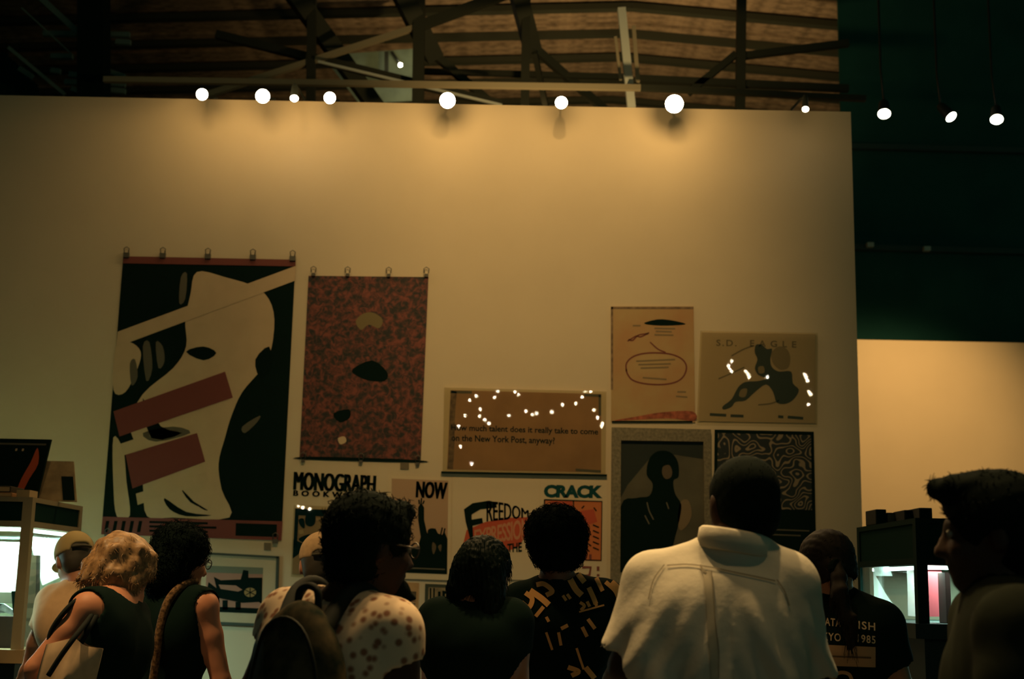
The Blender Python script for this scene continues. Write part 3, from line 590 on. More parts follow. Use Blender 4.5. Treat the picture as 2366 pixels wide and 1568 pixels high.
# ---------------------------------------------------------------- lit glass display cases
M_alu = mat('case_metal', (0.33, 0.25, 0.14), 0.5, 0.4)
M_hdr = mat('case_header', (0.004, 0.024, 0.018), 0.9, 0.05)
M_dk = mat('case_dark_metal', (0.006, 0.022, 0.017), 0.85, 0.08)
M_cglass = glass('case_glass')
M_led = emis('case_led', (0.72, 1.0, 0.92), 9.0)
M_wood = mat('case_ledge_wood', (0.34, 0.23, 0.11), 0.6, 0.3, var=0.1, scale=10)
M_plinth = mat('case_plinth', (0.012, 0.022, 0.018), 0.6, 0.3)
def case(x0, x1, y0, y1, ztop, zg, zl, label, metal, led_e):
    r = empty('display_case', ((x0 + x1) / 2, (y0 + y1) / 2, 0)); tag(r, label, 'display case', 'lit glass display cases')
    box('plinth', x0 + 0.03, x1 - 0.03, y0 + 0.03, y1 - 0.03, 0, zl - 0.06, M_plinth, r)
    box('ledge', x0 - 0.02, x1 + 0.02, y0 - 0.02, y1 + 0.02, zl - 0.06, zl, M_wood if metal is M_alu else M_plinth, r)
    t = 0.045
    for xa in (x0, x1 - t):
        for ya in (y0, y1 - t): box('corner_post', xa, xa + t, ya, ya + t, zl, ztop - 0.022, metal, r)
    box('top_panel', x0, x1, y0, y1, ztop - 0.022, ztop, metal, r)
    for za, zb in ((zg - 0.028, zg),):
        box('rail', x0 + t, x1 - t, y0, y0 + 0.02, za, zb, metal, r); box('rail', x0 + t, x1 - t, y1 - 0.02, y1, za, zb, metal, r)
        box('rail', x0, x0 + 0.02, y0 + t, y1 - t, za, zb, metal, r); box('rail', x1 - 0.02, x1, y0 + t, y1 - t, za, zb, metal, r)
    e = 0.006
    box('header_panel', x0 + t, x1 - t, y0 + e, y0 + 0.016, zg, ztop - 0.022, M_hdr, r); box('header_panel', x0 + t, x1 - t, y1 - 0.016, y1 - e, zg, ztop - 0.022, M_hdr, r)
    box('header_panel', x0 + e, x0 + 0.016, y0 + t, y1 - t, zg, ztop - 0.022, M_hdr, r); box('header_panel', x1 - 0.016, x1 - e, y0 + t, y1 - t, zg, ztop - 0.022, M_hdr, r)
    g = 0.004
    box('glass_pane', x0 + t, x1 - t, y0 + 0.006, y0 + 0.006 + g, zl, zg - 0.028, M_cglass, r); box('glass_pane', x0 + t, x1 - t, y1 - 0.01, y1 - 0.01 + g, zl, zg - 0.028, M_cglass, r)
    box('glass_pane', x0 + 0.006, x0 + 0.006 + g, y0 + t, y1 - t, zl, zg - 0.028, M_cglass, r); box('glass_pane', x1 - 0.01, x1 - 0.01 + g, y0 + t, y1 - t, zl, zg - 0.028, M_cglass, r)
    box('light_strip', x0 + 0.06, x1 - 0.06, y0 + 0.05, y0 + 0.08, zg - 0.045, zg - 0.03, M_led, r)
    box('light_strip', x1 - 0.08, x1 - 0.055, y0 + 0.09, y1 - 0.06, zg - 0.045, zg - 0.03, M_led, r) if metal is M_alu else box('light_strip', x0 + 0.055, x0 + 0.08, y0 + 0.09, y1 - 0.06, zg - 0.045, zg - 0.03, M_led, r)
    l = bpy.data.lights.new('case_lamp', 'AREA'); l.shape = 'RECTANGLE'; l.size, l.size_y = (x1 - x0) * 0.8, (y1 - y0) * 0.6; l.energy = led_e; l.color = (0.68, 1.0, 0.90)
    lo = bpy.data.objects.new('case_lamp', l); col.objects.link(lo); lo.parent = r; lo.location = (0, 0, zg - 0.05)
    if metal is M_dk:
        box('back_panel', x0 + t, x1 - t, y1 - 0.03, y1 - 0.02, zl, zg, M_back, r); box('side_panel', x1 - 0.03, x1 - 0.02, y0 + t, y1 - t, zl, zg, M_back, r)
    return r
M_back = mat('case_back', (0.10, 0.09, 0.06), 0.8, 0.2)
LX, LY0, LY1 = W(76, 1150, 6.3)[0], 6.3, 7.05
lz = W(76, 1148, 6.3)[2]; lg = W(60, 1203, 6.3)[2]; ll = W(20, 1500, 6.3)[2]
case(LX - 1.15, LX, LY0, LY1, lz, lg, ll, 'brightly lit display case with pale metal frame at far left', M_alu, 60)
RX, RY0, RY1 = W(2114, 1180, 5.6)[0], 5.6, 6.55
rz = W(2120, 1196, 5.6)[2]; rg = W(2120, 1288, 5.6)[2]; rl = W(2120, 1440, 5.6)[2]
case(RX, RX + 1.2, RY0, RY1, rz, rg, rl, 'dark-framed display case with white and pink sheets at right', M_dk, 30)

def board(name, quadpx, Y, m, label, cat, t=0.012, lean=0.0, group=None):
    """upright board from four photo points at depth Y, leaning back by `lean` metres at the top"""
    pts = [W(x, y, Y) for x, y in quadpx]; zmin = min(p[2] for p in pts); zmax = max(p[2] for p in pts); vs = []
    for off in (0, t):
        for p in pts: vs.append((p[0], Y + off + lean * (p[2] - zmin) / (zmax - zmin + 1e-9), p[2]))
    return tag(mk(name, vs, [(3, 2, 1, 0), (4, 5, 6, 7), (0, 1, 5, 4), (1, 2, 6, 5), (2, 3, 7, 6), (3, 0, 4, 7)], m), label, cat, group)
def on(o, quadpx, Y, lean, zmin, zmax, m, name, lift=0.002):
    vs = []
    for x, y in quadpx:
        p = W(x, y, Y); vs.append((p[0], Y - lift + lean * (p[2] - zmin) / (zmax - zmin), p[2]))
    return mk(name, vs, [tuple(range(len(vs) - 1, -1, -1))], m, o)
M_white = mat('display_white', (0.80, 0.86, 0.80), 0.8, 0.2)
M_card = mat('display_brown', (0.13, 0.09, 0.045), 0.7, 0.2, var=0.15, scale=15)
M_maroon = mat('box_maroon', (0.055, 0.03, 0.02), 0.7, 0.2)
cg = 'things shown in the left display case'
def zpx(y, Y, x=60): return W(x, y, Y)[2]
board('display_sheet', [(-90, 1248), (40, 1252), (34, 1372), (-90, 1366)], 6.62, M_white, 'glowing white sheet at the far left inside the lit case', 'sheet', 0.006, 0.04, cg)
o = board('display_sheet', [(60, 1238), (136, 1245), (136, 1334), (98, 1352)], 6.74, M_white, 'glowing white sheet behind the corner post of the lit case', 'sheet', 0.006, 0.04, cg)
o = board('display_stand', [(42, 1282), (84, 1282), (80, 1498), (34, 1498)], 6.56, M_card, 'brown upright display stand behind the case corner post', 'stand', 0.06, 0.0, cg)
o = board('display_block', [(-60, 1366), (28, 1368), (30, 1394), (-60, 1392)], 6.58, mat('block_grey', (0.16, 0.15, 0.10)), 'low grey block under the glowing sheet in the case', 'block', 0.05, 0.0, cg)
o = board('cardboard_box', [(-60, 1422), (38, 1424), (36, 1500), (-60, 1498)], 6.42, M_maroon, 'dark brown box on the floor of the lit case', 'box', 0.10, 0.0, cg)
o = board('crumpled_paper', [(-40, 1392), (8, 1394), (34, 1412), (36, 1424), (-40, 1421)], 6.48, mat('paper_bluewhite', (0.55, 0.62, 0.60), 0.8, 0.2, var=0.4, scale=30), 'pale blue-white papers lying above the brown box', 'paper', 0.02, 0.0, cg)
o = board('dark_booklet', [(26, 1365), (44, 1365), (46, 1416), (30, 1416)], 6.44, P_black, 'narrow black booklet leaning beside the brown stand', 'booklet', 0.015, 0.0, cg)
# on top of the left case
ztl = lz + 0.001
def top_board(name, x0, x1, ytop, Y, m, label, cat, lean, t=0.012, group='books on the left display case', shear=0):
    a, b = W(x0, 1150, Y)[0], W(x1, 1150, Y)[0]; h = W((x0 + x1) / 2, ytop, Y)[2] - ztl; vs = []
    for off in (0, t): vs += [(a + shear, Y + lean + off, ztl + h), (b + shear, Y + lean + off, ztl + h), (b, Y + off, ztl), (a, Y + off, ztl)]
    o = tag(mk(name, vs, [(3, 2, 1, 0), (4, 5, 6, 7), (0, 1, 5, 4), (1, 2, 6, 5), (2, 3, 7, 6), (3, 0, 4, 7)], m), label, cat, group)
    def P(u, v, lift=0.002): return (a + (b - a) * u + shear * v, Y + lean * v - lift, ztl + h * v)
    return o, P
o, P = top_board('book', -70, 84, 1009, 6.62, P_black, 'black book with a red flame mark propped on the left case', 'book', 0.08, 0.02, shear=0.02)
def pp(o, P, poly, m, name, sm=0):
    poly = smooth_poly(poly, sm) if sm else poly
    return mk(name, [P(u, v) for u, v in poly], [tuple(range(len(poly)))], m, o)
pp(o, P, [(0.68, 0.14), (0.76, 0.13), (0.82, 0.35), (0.90, 0.60), (0.83, 0.86), (0.78, 0.62), (0.70, 0.35)], mat('flame_red', (0.62, 0.10, 0.035)), 'flame_mark', 3)
pp(o, P, [(0.1, 0.93), (0.95, 0.93), (0.95, 0.90), (0.1, 0.90)], I_grey, 'title_line')
pp(o, P, [(0.5, 0.84), (0.53, 0.84), (0.53, 0.80), (0.5, 0.80)], I_cream, 'dot'); pp(o, P, [(0.6, 0.84), (0.63, 0.84), (0.63, 0.80), (0.6, 0.80)], I_cream, 'dot')
def stack(x0, x1, y0, y1, z, h, m, label, edge):
    o = tag(bevel(box('book', x0, x1, y0, y1, z, z + h, m), 0.004), label, 'book', 'books on the left display case')
    box('pages', x0 + 0.003, x1 - 0.006, y0 - 0.001, y1 - 0.004, z + 0.005, z + h - 0.005, edge, o); return o
M_pages = mat('book_pages', (0.52, 0.36, 0.19), 0.8, 0.2)
xb = W(32, 1140, 6.38)[0]
stack(xb - 0.32, xb, 6.36, 6.56, ztl, 0.022, mat('cover_tan', (0.42, 0.22, 0.09)), 'tan book lying flat on the left case under a dark one', M_pages)
stack(xb - 0.30, xb - 0.012, 6.37, 6.55, ztl + 0.023, 0.03, mat('cover_dark', (0.05, 0.04, 0.022)), 'dark book lying flat on a tan one on the left case', M_pages)
o = tag(box('card', W(40, 1140, 6.36)[0], W(70, 1140, 6.36)[0], 6.35, 6.46, ztl, ztl + 0.035, mat('cover_cream', (0.50, 0.36, 0.18))), 'small cream card block beside the flat books', 'card', 'books on the left display case')
o, P = top_board('brochure', 86, 178, 1060, 6.66, mat('cover_olive', (0.34, 0.24, 0.12), 0.7, 0.2, var=0.25, scale=12), 'pale brochure with a dark square photo leaning on the left case', 'brochure', 0.12, 0.008, shear=-0.07)
pp(o, P, [(0.66, 0.04), (0.96, 0.04), (0.96, 0.62), (0.66, 0.62)], P_black, 'cover_photo')
o, P = top_board('brochure', 96, 118, 1072, 6.72, mat('cover_grey', (0.22, 0.17, 0.09)), 'narrow grey brochure leaning behind the black flame book', 'brochure', 0.06, 0.006, shear=-0.03)

# right case contents
rg_ = 'things shown in the right display case'
M_pinkp = mat('display_pink', (0.85, 0.13, 0.16), 0.7, 0.2)
rl_px = 1440
board('display_sheet', [(2016, 1296), (2050, 1296), (2062, 1330), (2022, 1330)], 6.30, M_white, 'small white sheet at the upper left in the right case', 'sheet', 0.004, 0.0, rg_)
def poly_board(name, px, Y, m, label, t=0.005):
    n = len(px); vs = [W(x, y, Y) for x, y in px]; vs2 = [v + np.array([0, t, 0]) for v in vs]
    fs = [tuple(range(n - 1, -1, -1)), tuple(range(n, 2 * n))] + [(i, (i + 1) % n, n + (i + 1) % n, n + i) for i in range(n)]
    return tag(mk(name, vs + vs2, fs, m), label, 'sheet', rg_)
poly_board('display_sheet', [(2018, 1320), (2046, 1370), (2072, 1408), (2058, 1418), (2020, 1394)], 6.22, M_white, 'slanting white sheet at the lower left in the right case')
poly_board('display_sheet', [(2096, 1314), (2114, 1312), (2118, 1424), (2098, 1422)], 6.0, M_white, 'upright white sheet beside the dark post of the right case')
poly_board('display_sheet', [(2114, 1296), (2124, 1296), (2126, 1424), (2118, 1424)], 6.05, M_pinkp, 'thin red sheet edge between white sheet and dark post')
poly_board('display_sheet', [(2138, 1290), (2170, 1294), (2180, 1340), (2182, 1424), (2142, 1424)], 5.9, M_pinkp, 'bright pink sheet behind the post of the right case')
bx = tag(bevel(box('book', W(2172, 1300, 5.8)[0], W(2184, 1300, 5.8)[0], 5.74, 5.84, rl, W(2170, 1322, 5.8)[2], mat('cover_maroon', (0.06, 0.02, 0.016))), 0.003), 'dark maroon book standing in front of the pink sheet', 'book', rg_)
poly_board('display_strip', [(2064, 1420), (2072, 1418), (2082, 1450), (2078, 1454)], 6.1, mat('strip_lime', (0.32, 0.36, 0.05)), 'narrow lime green strip low in the right case')
# dark books on top of the right case
for k, (xa, xb_, yt, Y) in enumerate(((1994, 2030, 1178, 6.3), (2038, 2062, 1186, 6.3), (2078, 2100, 1180, 6.15), (2112, 2142, 1175, 6.05))):
    a, b = W(xa, 1200, Y)[0], W(xb_, 1200, Y)[0]
    a = max(a, RX + 0.005); b = max(b, a + 0.05)
    o = tag(bevel(box('book', a, b, Y - 0.08, Y + 0.1, rz + 0.001, W((xa + xb_) / 2, yt, Y)[2], mat('cover_black%d' % k, (0.02 + 0.015 * (k == 1), 0.022, 0.018)))), ('leftmost dark book stack on the right case', 'brownish low book pile on the right case', 'narrow dark book standing mid-row on the right case', 'dark book on the right case nearest the passing man')[k], 'book', 'books on the right display case')
    box('spine', a + 0.004, b - 0.004, Y - 0.083, Y - 0.08, rz + 0.006, W((xa + xb_) / 2, yt, Y)[2] - 0.006, I_grey if k == 1 else M_hdr, o)
# ---------------------------------------------------------------- people: signed-distance bodies meshed by surface nets
class Field:
    def __init__(s, lo, hi, h):
        s.h = h; s.lo = np.asarray(lo, float); s.n = np.ceil((np.asarray(hi) - s.lo) / h).astype(int) + 1
        s.ax = [s.lo[i] + h * np.arange(s.n[i]) for i in range(3)]
        s.V = np.full(s.n, 0.5, dtype=np.float32)
    def region(s, lo, hi, pad):
        sl = []
        for i in range(3):
            a = int(max(0, math.floor((lo[i] - pad - s.lo[i]) / s.h))); b = int(min(s.n[i], math.ceil((hi[i] + pad - s.lo[i]) / s.h) + 1))
            if b <= a: return None, None
            sl.append(slice(a, b))
        g = np.meshgrid(*[s.ax[i][sl[i]] for i in range(3)], indexing='ij')
        return tuple(sl), np.stack(g, -1).astype(np.float32)
    def join(s, sl, d, k, op='u'):
        a = s.V[sl]
        if op == 'u':
            if k > 0:
                h = np.clip(0.5 + 0.5 * (a - d) / k, 0, 1); s.V[sl] = a * (1 - h) + d * h - k * h * (1 - h)
            else: s.V[sl] = np.minimum(a, d)
        else:
            d = -d
            if k > 0:
                h = np.clip(0.5 - 0.5 * (a - d) / k, 0, 1); s.V[sl] = a * (1 - h) + d * h + k * h * (1 - h)
            else: s.V[sl] = np.maximum(a, d)
    def cap(s, a, b, ra, rb=None, k=0.03, op='u'):
        rb = ra if rb is None else rb; a, b = np.asarray(a, np.float32), np.asarray(b, np.float32); R = max(ra, rb)
        sl, P = s.region(np.minimum(a, b) - R, np.maximum(a, b) + R, k + 0.03)
        if sl is None: return s
        ab = b - a; t = np.clip(((P - a) @ ab) / (ab @ ab + 1e-9), 0, 1)
        d = np.linalg.norm(P - a - t[..., None] * ab, axis=-1) - (ra + (rb - ra) * t)
        s.join(sl, d, k, op); return s
    def ell(s, c, r, R=None, k=0.03, op='u'):
        c, r = np.asarray(c, np.float32), np.asarray(r, np.float32); R = np.eye(3, dtype=np.float32) if R is None else np.asarray(R, np.float32)
        m = r.max(); ext = np.sqrt(((R * r) ** 2).sum(1))
        sl, P = s.region(c - ext, c + ext, k + 0.03)
        if sl is None: return s
        q = (P - c) @ R; k0 = np.linalg.norm(q / r, axis=-1); k1 = np.linalg.norm(q / (r * r), axis=-1)
        d = np.where(k1 > 1e-6, k0 * (k0 - 1) / np.maximum(k1, 1e-6), -m)
        s.join(sl, d, k, op); return s
    def chain(s, pts, rads, k=0.03, op='u'):
        for i in range(len(pts) - 1): s.cap(pts[i], pts[i + 1], rads[i], rads[i + 1], k, op)
        return s
    def plane_cut(s, c, n, k=0.004):
        """remove what lies on the side that n points to"""
        g = np.meshgrid(*s.ax, indexing='ij', sparse=True); n = N_(n)
        d = ((g[0] - c[0]) * n[0] + (g[1] - c[1]) * n[1] + (g[2] - c[2]) * n[2]).astype(np.float32)
        s.V = np.maximum(s.V, d); return s
    def grid(s): return np.meshgrid(*s.ax, indexing='ij', sparse=True)
    def disp(s, fn): s.V = s.V + fn(*s.grid()).astype(np.float32); return s
    def mesh(s, smooth_it=2):
        V = s.V; V[0], V[-1] = np.maximum(V[0], 0.01), np.maximum(V[-1], 0.01); V[:, 0] = np.maximum(V[:, 0], 0.01); V[:, -1] = np.maximum(V[:, -1], 0.01); V[:, :, 0] = np.maximum(V[:, :, 0], 0.01); V[:, :, -1] = np.maximum(V[:, :, -1], 0.01)
        ins = V < 0; nx, ny, nz = V.shape
        acc = np.zeros((nx - 1, ny - 1, nz - 1, 3), np.float32); cnt = np.zeros((nx - 1, ny - 1, nz - 1), np.float32)
        C = [(0, 0), (1, 0), (0, 1), (1, 1)]
        for axis in range(3):
            o1, o2 = [(1, 2), (0, 2), (0, 1)][axis]
            for (i, j) in C:
                off = [0, 0, 0]; off[o1] = i; off[o2] = j; off2 = list(off); off2[axis] = 1
                A = V[off[0]:off[0] + nx - 1, off[1]:off[1] + ny - 1, off[2]:off[2] + nz - 1]; B = V[off2[0]:off2[0] + nx - 1, off2[1]:off2[1] + ny - 1, off2[2]:off2[2] + nz - 1]
                x = (A < 0) != (B < 0); idx = np.nonzero(x)
                t = A[idx] / (A[idx] - B[idx]); p = np.tile(np.array(off, np.float32), (len(t), 1)); p[:, axis] = t
                acc[idx] += p; cnt[idx] += 1
        act = np.nonzero(cnt > 0); ids = -np.ones(cnt.shape, np.int64); ids[act] = np.arange(len(act[0]))
        vs = (np.stack(act, 1) + acc[act] / cnt[act][:, None]) * s.h + s.lo
        fs = []
        for axis in range(3):
            o1, o2 = [(1, 2), (2, 0), (0, 1)][axis]
            sa = [slice(None)] * 3; sb = [slice(None)] * 3; sa[axis] = slice(0, -1); sb[axis] = slice(1, None)
            A, B = ins[tuple(sa)], ins[tuple(sb)]
            x = A != B; e = np.stack(np.nonzero(x), 1); ok = (e[:, o1] > 0) & (e[:, o2] > 0) & (e[:, o1] < V.shape[o1] - 1) & (e[:, o2] < V.shape[o2] - 1); e = e[ok]
            def cell(d1, d2):
                c = e.copy(); c[:, o1] -= d1; c[:, o2] -= d2; return ids[c[:, 0], c[:, 1], c[:, 2]]
            q = np.stack([cell(1, 1), cell(0, 1), cell(0, 0), cell(1, 0)], 1)
            flip = ~A[tuple(e.T)]; q[flip] = q[flip][:, ::-1]; fs.append(q)
        fs = np.concatenate(fs); fs = fs[(fs >= 0).all(1)]
        for _ in range(smooth_it):
            n = len(vs); a = fs.ravel(); b = np.roll(fs, -1, 1).ravel()
            ct = np.maximum(np.bincount(a, minlength=n), 1); sm = np.stack([np.bincount(a, weights=vs[b, j], minlength=n) for j in range(3)], 1)
            vs = vs * 0.5 + 0.5 * sm / ct[:, None]
        return vs, fs
def field_obj(name, F, m, parent=None, it=2, origin=None):
    v, f = F.mesh(it); return mk(name, v, f, m, parent, smooth=True, origin=origin)
def wob(sc, seed=0.0):
    def f(x, y, z):
        return (np.sin(x * sc * 1.0 + y * sc * 0.6 + seed) * np.sin(y * sc * 1.1 - z * sc * 0.7 + seed * 2) + np.sin(z * sc * 1.3 + x * sc * 0.5 + seed * 3) * np.sin(x * sc * 0.9 - y * sc * 1.2 + 1 + seed)) * 0.5
    return f
def rot(yaw=0, pitch=0, roll=0):
    """columns: person's right, forward, up. yaw>0 turns towards the photo's left; pitch>0 looks up; roll>0 leans head to the photo's left"""
    return np.array(Matrix.Rotation(math.radians(yaw), 3, 'Z') @ Matrix.Rotation(math.radians(pitch), 3, 'X') @ Matrix.Rotation(math.radians(-roll), 3, 'Y'))

M_eye = mat('eye_white', (0.22, 0.19, 0.16), 0.3, 0.5)
SHOE = mat('shoe_black', (0.02, 0.02, 0.02), 0.5, 0.4)
class Person:
    """joint positions in metres; built standing on the floor"""
    def __init__(s, label, H, hs, R, N, SL, SR, EL, ER, WL, WR, skin, hip=None, hip_w=0.085, step=0.10, body_yaw=0, waist=1.0, hipz=None):
        s.H, s.hs, s.R, s.N = np.asarray(H), hs, R, np.asarray(N); s.SL, s.SR, s.EL, s.ER, s.WL, s.WR = [np.asarray(q, float) for q in (SL, SR, EL, ER, WL, WR)]
        s.label, s.skin, s.waist = label, skin, waist
        mid = (s.SL + s.SR) / 2
        s.tx = N_(s.SR - s.SL); s.hz = hipz or (s.H[2] - 0.10) * 0.55
        s.hip = np.array([mid[0], mid[1], s.hz]) if hip is None else np.array([hip[0], hip[1], s.hz])
        s.tz = N_(mid - s.hip); s.ty = N_(np.cross(s.tz, s.tx)); s.tx = np.cross(s.ty, s.tz)
        s.T = np.stack([s.tx, s.ty, s.tz], 1); s.mid = mid; s.w = np.linalg.norm(s.SR - s.SL); s.hw = hip_w
        hx = N_(np.array([s.tx[0], s.tx[1], 0])); hy = np.array([-hx[1], hx[0], 0])
        s.hx, s.hy = hx, hy
        s.legs = []
        for sg in (-1, 1):
            h = s.hip + hx * sg * hip_w; an = np.array([h[0], h[1], 0.09]) + hx * sg * 0.03 + hy * sg * step * 0.5; kn = (h + an) / 2 + hy * 0.03; kn[2] = 0.5
            s.legs.append((h, kn, an))
        allp = np.array([s.H, s.N, s.SL, s.SR, s.EL, s.ER, s.WL, s.WR, s.hip] + [p for l in s.legs for p in l])
        s.lo = allp.min(0) - 0.24; s.hi = allp.max(0) + 0.24; s.lo[2] = -0.01
    def L(s, p): return s.H + s.R @ (np.asarray(p, float) * s.hs)       # head-local to world
    def torso(s, F, g=0.0, k=0.05):
        w, T = s.w, s.T; c = lambda x, y, z: s.mid + T @ np.array([x, y, z])
        dist = np.linalg.norm(s.mid - s.hip)
        F.cap(s.SL, s.SR, 0.058 + g, 0.058 + g, k)
        nb = s.N + np.array([0, 0, -0.01])
        F.cap(nb, s.SL + (s.mid - s.SL) * 0.15 + [0, 0, 0.012], 0.050 + g, 0.045 + g, k); F.cap(nb, s.SR + (s.mid - s.SR) * 0.15 + [0, 0, 0.012], 0.050 + g, 0.045 + g, k)
        F.ell(c(0, 0.0, -0.13), (w * 0.5 + 0.02 + g, 0.115 + g, 0.19), T, k)
        F.ell(c(-w * 0.24, -0.045, -0.09), (0.10 + g, 0.075 + g, 0.12), T, k); F.ell(c(w * 0.24, -0.045, -0.09), (0.10 + g, 0.075 + g, 0.12), T, k)
        F.ell(c(0, 0.0, -dist * 0.62), ((w * 0.42 + g) * s.waist, 0.105 * s.waist + g, 0.20), T, k)
        F.ell(c(0, -0.01, -dist * 0.98), (w * 0.45 + g, 0.115 + g, 0.15), T, k)
    def hand(s, F, e, wr, side):
        d = N_(wr - e); ref = N_(s.hy + np.array([0, 0, 0.01])); a = N_(np.cross(d, ref)); b = np.cross(d, a)   # a: thumb-to-little axis is b here
        pc = wr + d * 0.055
        F.ell(pc, (0.018, 0.042, 0.052), np.stack([a, b, d], 1), 0.015)
        for i, (o, ln) in enumerate(((-0.030, 0.062), (-0.010, 0.075), (0.010, 0.072), (0.029, 0.056))):
            p0 = wr + d * 0.09 + b * o; p1 = p0 + d * ln * 0.5 + a * 0.006 * side; p2 = p1 + d * ln * 0.4 + a * 0.022 * side
            F.chain([p0, p1, p2], [0.0095, 0.0085, 0.0075], 0.004)
        t0 = wr + d * 0.03 - b * 0.03; F.chain([t0, t0 + d * 0.03 - b * 0.028, t0 + d * 0.06 - b * 0.032 + a * 0.012 * side], [0.013, 0.0105, 0.009], 0.008)
    def head(s, F):
        L, R, q = s.L, s.R, s.hs; E = lambda c, r, k=0.02, op='u': F.ell(L(c), np.array(r) * q, R, k, op)
        E((0, -0.012, 0.035), (0.076, 0.096, 0.083)); E((0, 0.028, -0.03), (0.061, 0.066, 0.085)); E((0, 0.058, -0.09), (0.034, 0.030, 0.026))
        E((0, -0.03, -0.02), (0.066, 0.07, 0.06)); E((0, 0.078, 0.022), (0.05, 0.018, 0.013))
        for x in (-1, 1):
            E((x * 0.036, 0.068, -0.028), (0.022, 0.02, 0.02)); F.ell(L((x * 0.030, 0.098, 0.004)), np.array((0.017, 0.014, 0.011)) * q, R, 0.008, 's')
            E((x * 0.080, -0.010, -0.006), (0.011, 0.021, 0.033), 0.006); F.ell(L((x * 0.092, 0.0, -0.006)), np.array((0.006, 0.011, 0.018)) * q, R, 0.006, 's')
        F.cap(L((0, 0.092, 0.005)), L((0, 0.108, -0.032)), 0.008 * q, 0.014 * q, 0.012); E((0.011, 0.098, -0.036), (0.010, 0.010, 0.008), 0.006); E((-0.011, 0.098, -0.036), (0.010, 0.010, 0.008), 0.006)
        E((0, 0.089, -0.058), (0.024, 0.010, 0.006), 0.006); E((0, 0.087, -0.068), (0.021, 0.010, 0.007), 0.006)
    def build(s, h=0.009):
        F = Field(s.lo, s.hi, h)
        s.head(F)
        F.cap(s.L((0, -0.022, -0.045)), s.N, 0.054 * s.hs, 0.058, 0.035)
        s.torso(F)
        for S_, E_, W_, sg in ((s.SL, s.EL, s.WL, -1), (s.SR, s.ER, s.WR, 1)):
            F.chain([S_, S_ * 0.6 + E_ * 0.4, E_], [0.054, 0.047, 0.038], 0.02); F.chain([E_, E_ * 0.7 + W_ * 0.3, W_], [0.038, 0.039, 0.026], 0.01); s.hand(F, E_, W_, sg)
        for hp, kn, an in s.legs:
            F.chain([hp, hp * 0.5 + kn * 0.5, kn], [0.082, 0.072, 0.052], 0.03); F.chain([kn, kn * 0.65 + an * 0.35, an], [0.05, 0.054, 0.036], 0.02)
            F.chain([an - s.hy * 0.04 - [0, 0, 0.045], an + s.hy * 0.13 - [0, 0, 0.06]], [0.034, 0.026], 0.03)
        org = np.array([s.hip[0], s.hip[1], 0.0])
        o = field_obj('person', F, s.skin, None, 2, org); tag(o, s.label, 'person', 'visitors at the poster wall'); s.o = o
        for x in (-1, 1):
            c = s.L((x * 0.030, 0.084, 0.004)); lathe('eye', [(-0.008, 0.004), (-0.004, 0.0095), (0.003, 0.0095), (0.008, 0.0055)], c, s.R @ np.array([0, 1, 0]), M_eye, o, 10)
        return o
    def trousers(s, m, g=0.018, name='trousers'):
        lo, hi = s.lo.copy(), s.hi.copy(); hi[2] = s.hip[2] + 0.2; F = Field(lo, hi, 0.011); c = s.hip
        F.ell(c + [0, 0, 0.02], (s.w * 0.45 + g + 0.012, 0.118 + g, 0.16), s.T, 0.04)
        for hp, kn, an in s.legs: F.chain([hp, hp * 0.5 + kn * 0.5, kn, an], [0.085 + g, 0.078 + g, 0.060 + g, 0.050 + g], 0.03)
        F.disp(lambda x, y, z: 0.003 * wob(40, 1)(x, y, z)); F.plane_cut((0, 0, 0.075), (0, 0, -1)); F.plane_cut((0, 0, c[2] + 0.14), (0, 0, 1))
        o = field_obj(name, F, m, s.o); 
        for hp, kn, an in s.legs:
            F = Field(an - [0.2, 0.25, 0.1], an + [0.2, 0.25, 0.06], 0.008); F.chain([an - s.hy * 0.045 - [0, 0, 0.045], an + s.hy * 0.05 - [0, 0, 0.045], an + s.hy * 0.15 - [0, 0, 0.055]], [0.046, 0.047, 0.036], 0.02); F.cap(an - [0, 0, 0.03], an + [0, 0, 0.02], 0.046, 0.044, 0.02)
            F.plane_cut((0, 0, 0.004), (0, 0, -1)); field_obj('shoe', F, SHOE, s.o)
        return o
    def top(s, m, g=0.014, sleeve=0.45, sr=0.062, neck=0.075, fold=0.004, fsc=26, seed=0, name='shirt', hem=-0.06, h=0.008, elbow_r=None, wide_neck=0.0, extra=None, longsleeve=False):
        lo, hi = s.lo.copy(), s.hi.copy(); lo[2] = s.hip[2] + hem - 0.05; hi[2] = s.H[2]
        F = Field(lo, hi, h); s.torso(F, g)
        dist = np.linalg.norm(s.mid - s.hip)
        F.ell(s.hip + [0, 0, -0.02], (s.w * 0.46 + g + 0.02, 0.125 + g, 0.16), s.T, 0.05)
        for S_, E_, W_ in ((s.SL, s.EL, s.WL), (s.SR, s.ER, s.WR)):
            if sleeve <= 0: continue
            if longsleeve:
                F.chain([S_, S_ * 0.5 + E_ * 0.5, E_], [sr + 0.006, sr, sr - 0.006], 0.03); F.chain([E_, E_ * 0.15 + W_ * 0.85], [sr - 0.006, 0.042], 0.03)
            else:
                e = S_ + (E_ - S_) * sleeve; F.chain([S_, e], [sr + 0.004, sr], 0.03)
        if extra: extra(F)
        if fold:
            w1, w2 = wob(fsc, seed), wob(fsc * 2.3, seed + 2)
            F.disp(lambda x, y, z: fold * w1(x, y, z * 0.45) + fold * 0.45 * w2(x, y, z * 0.5))
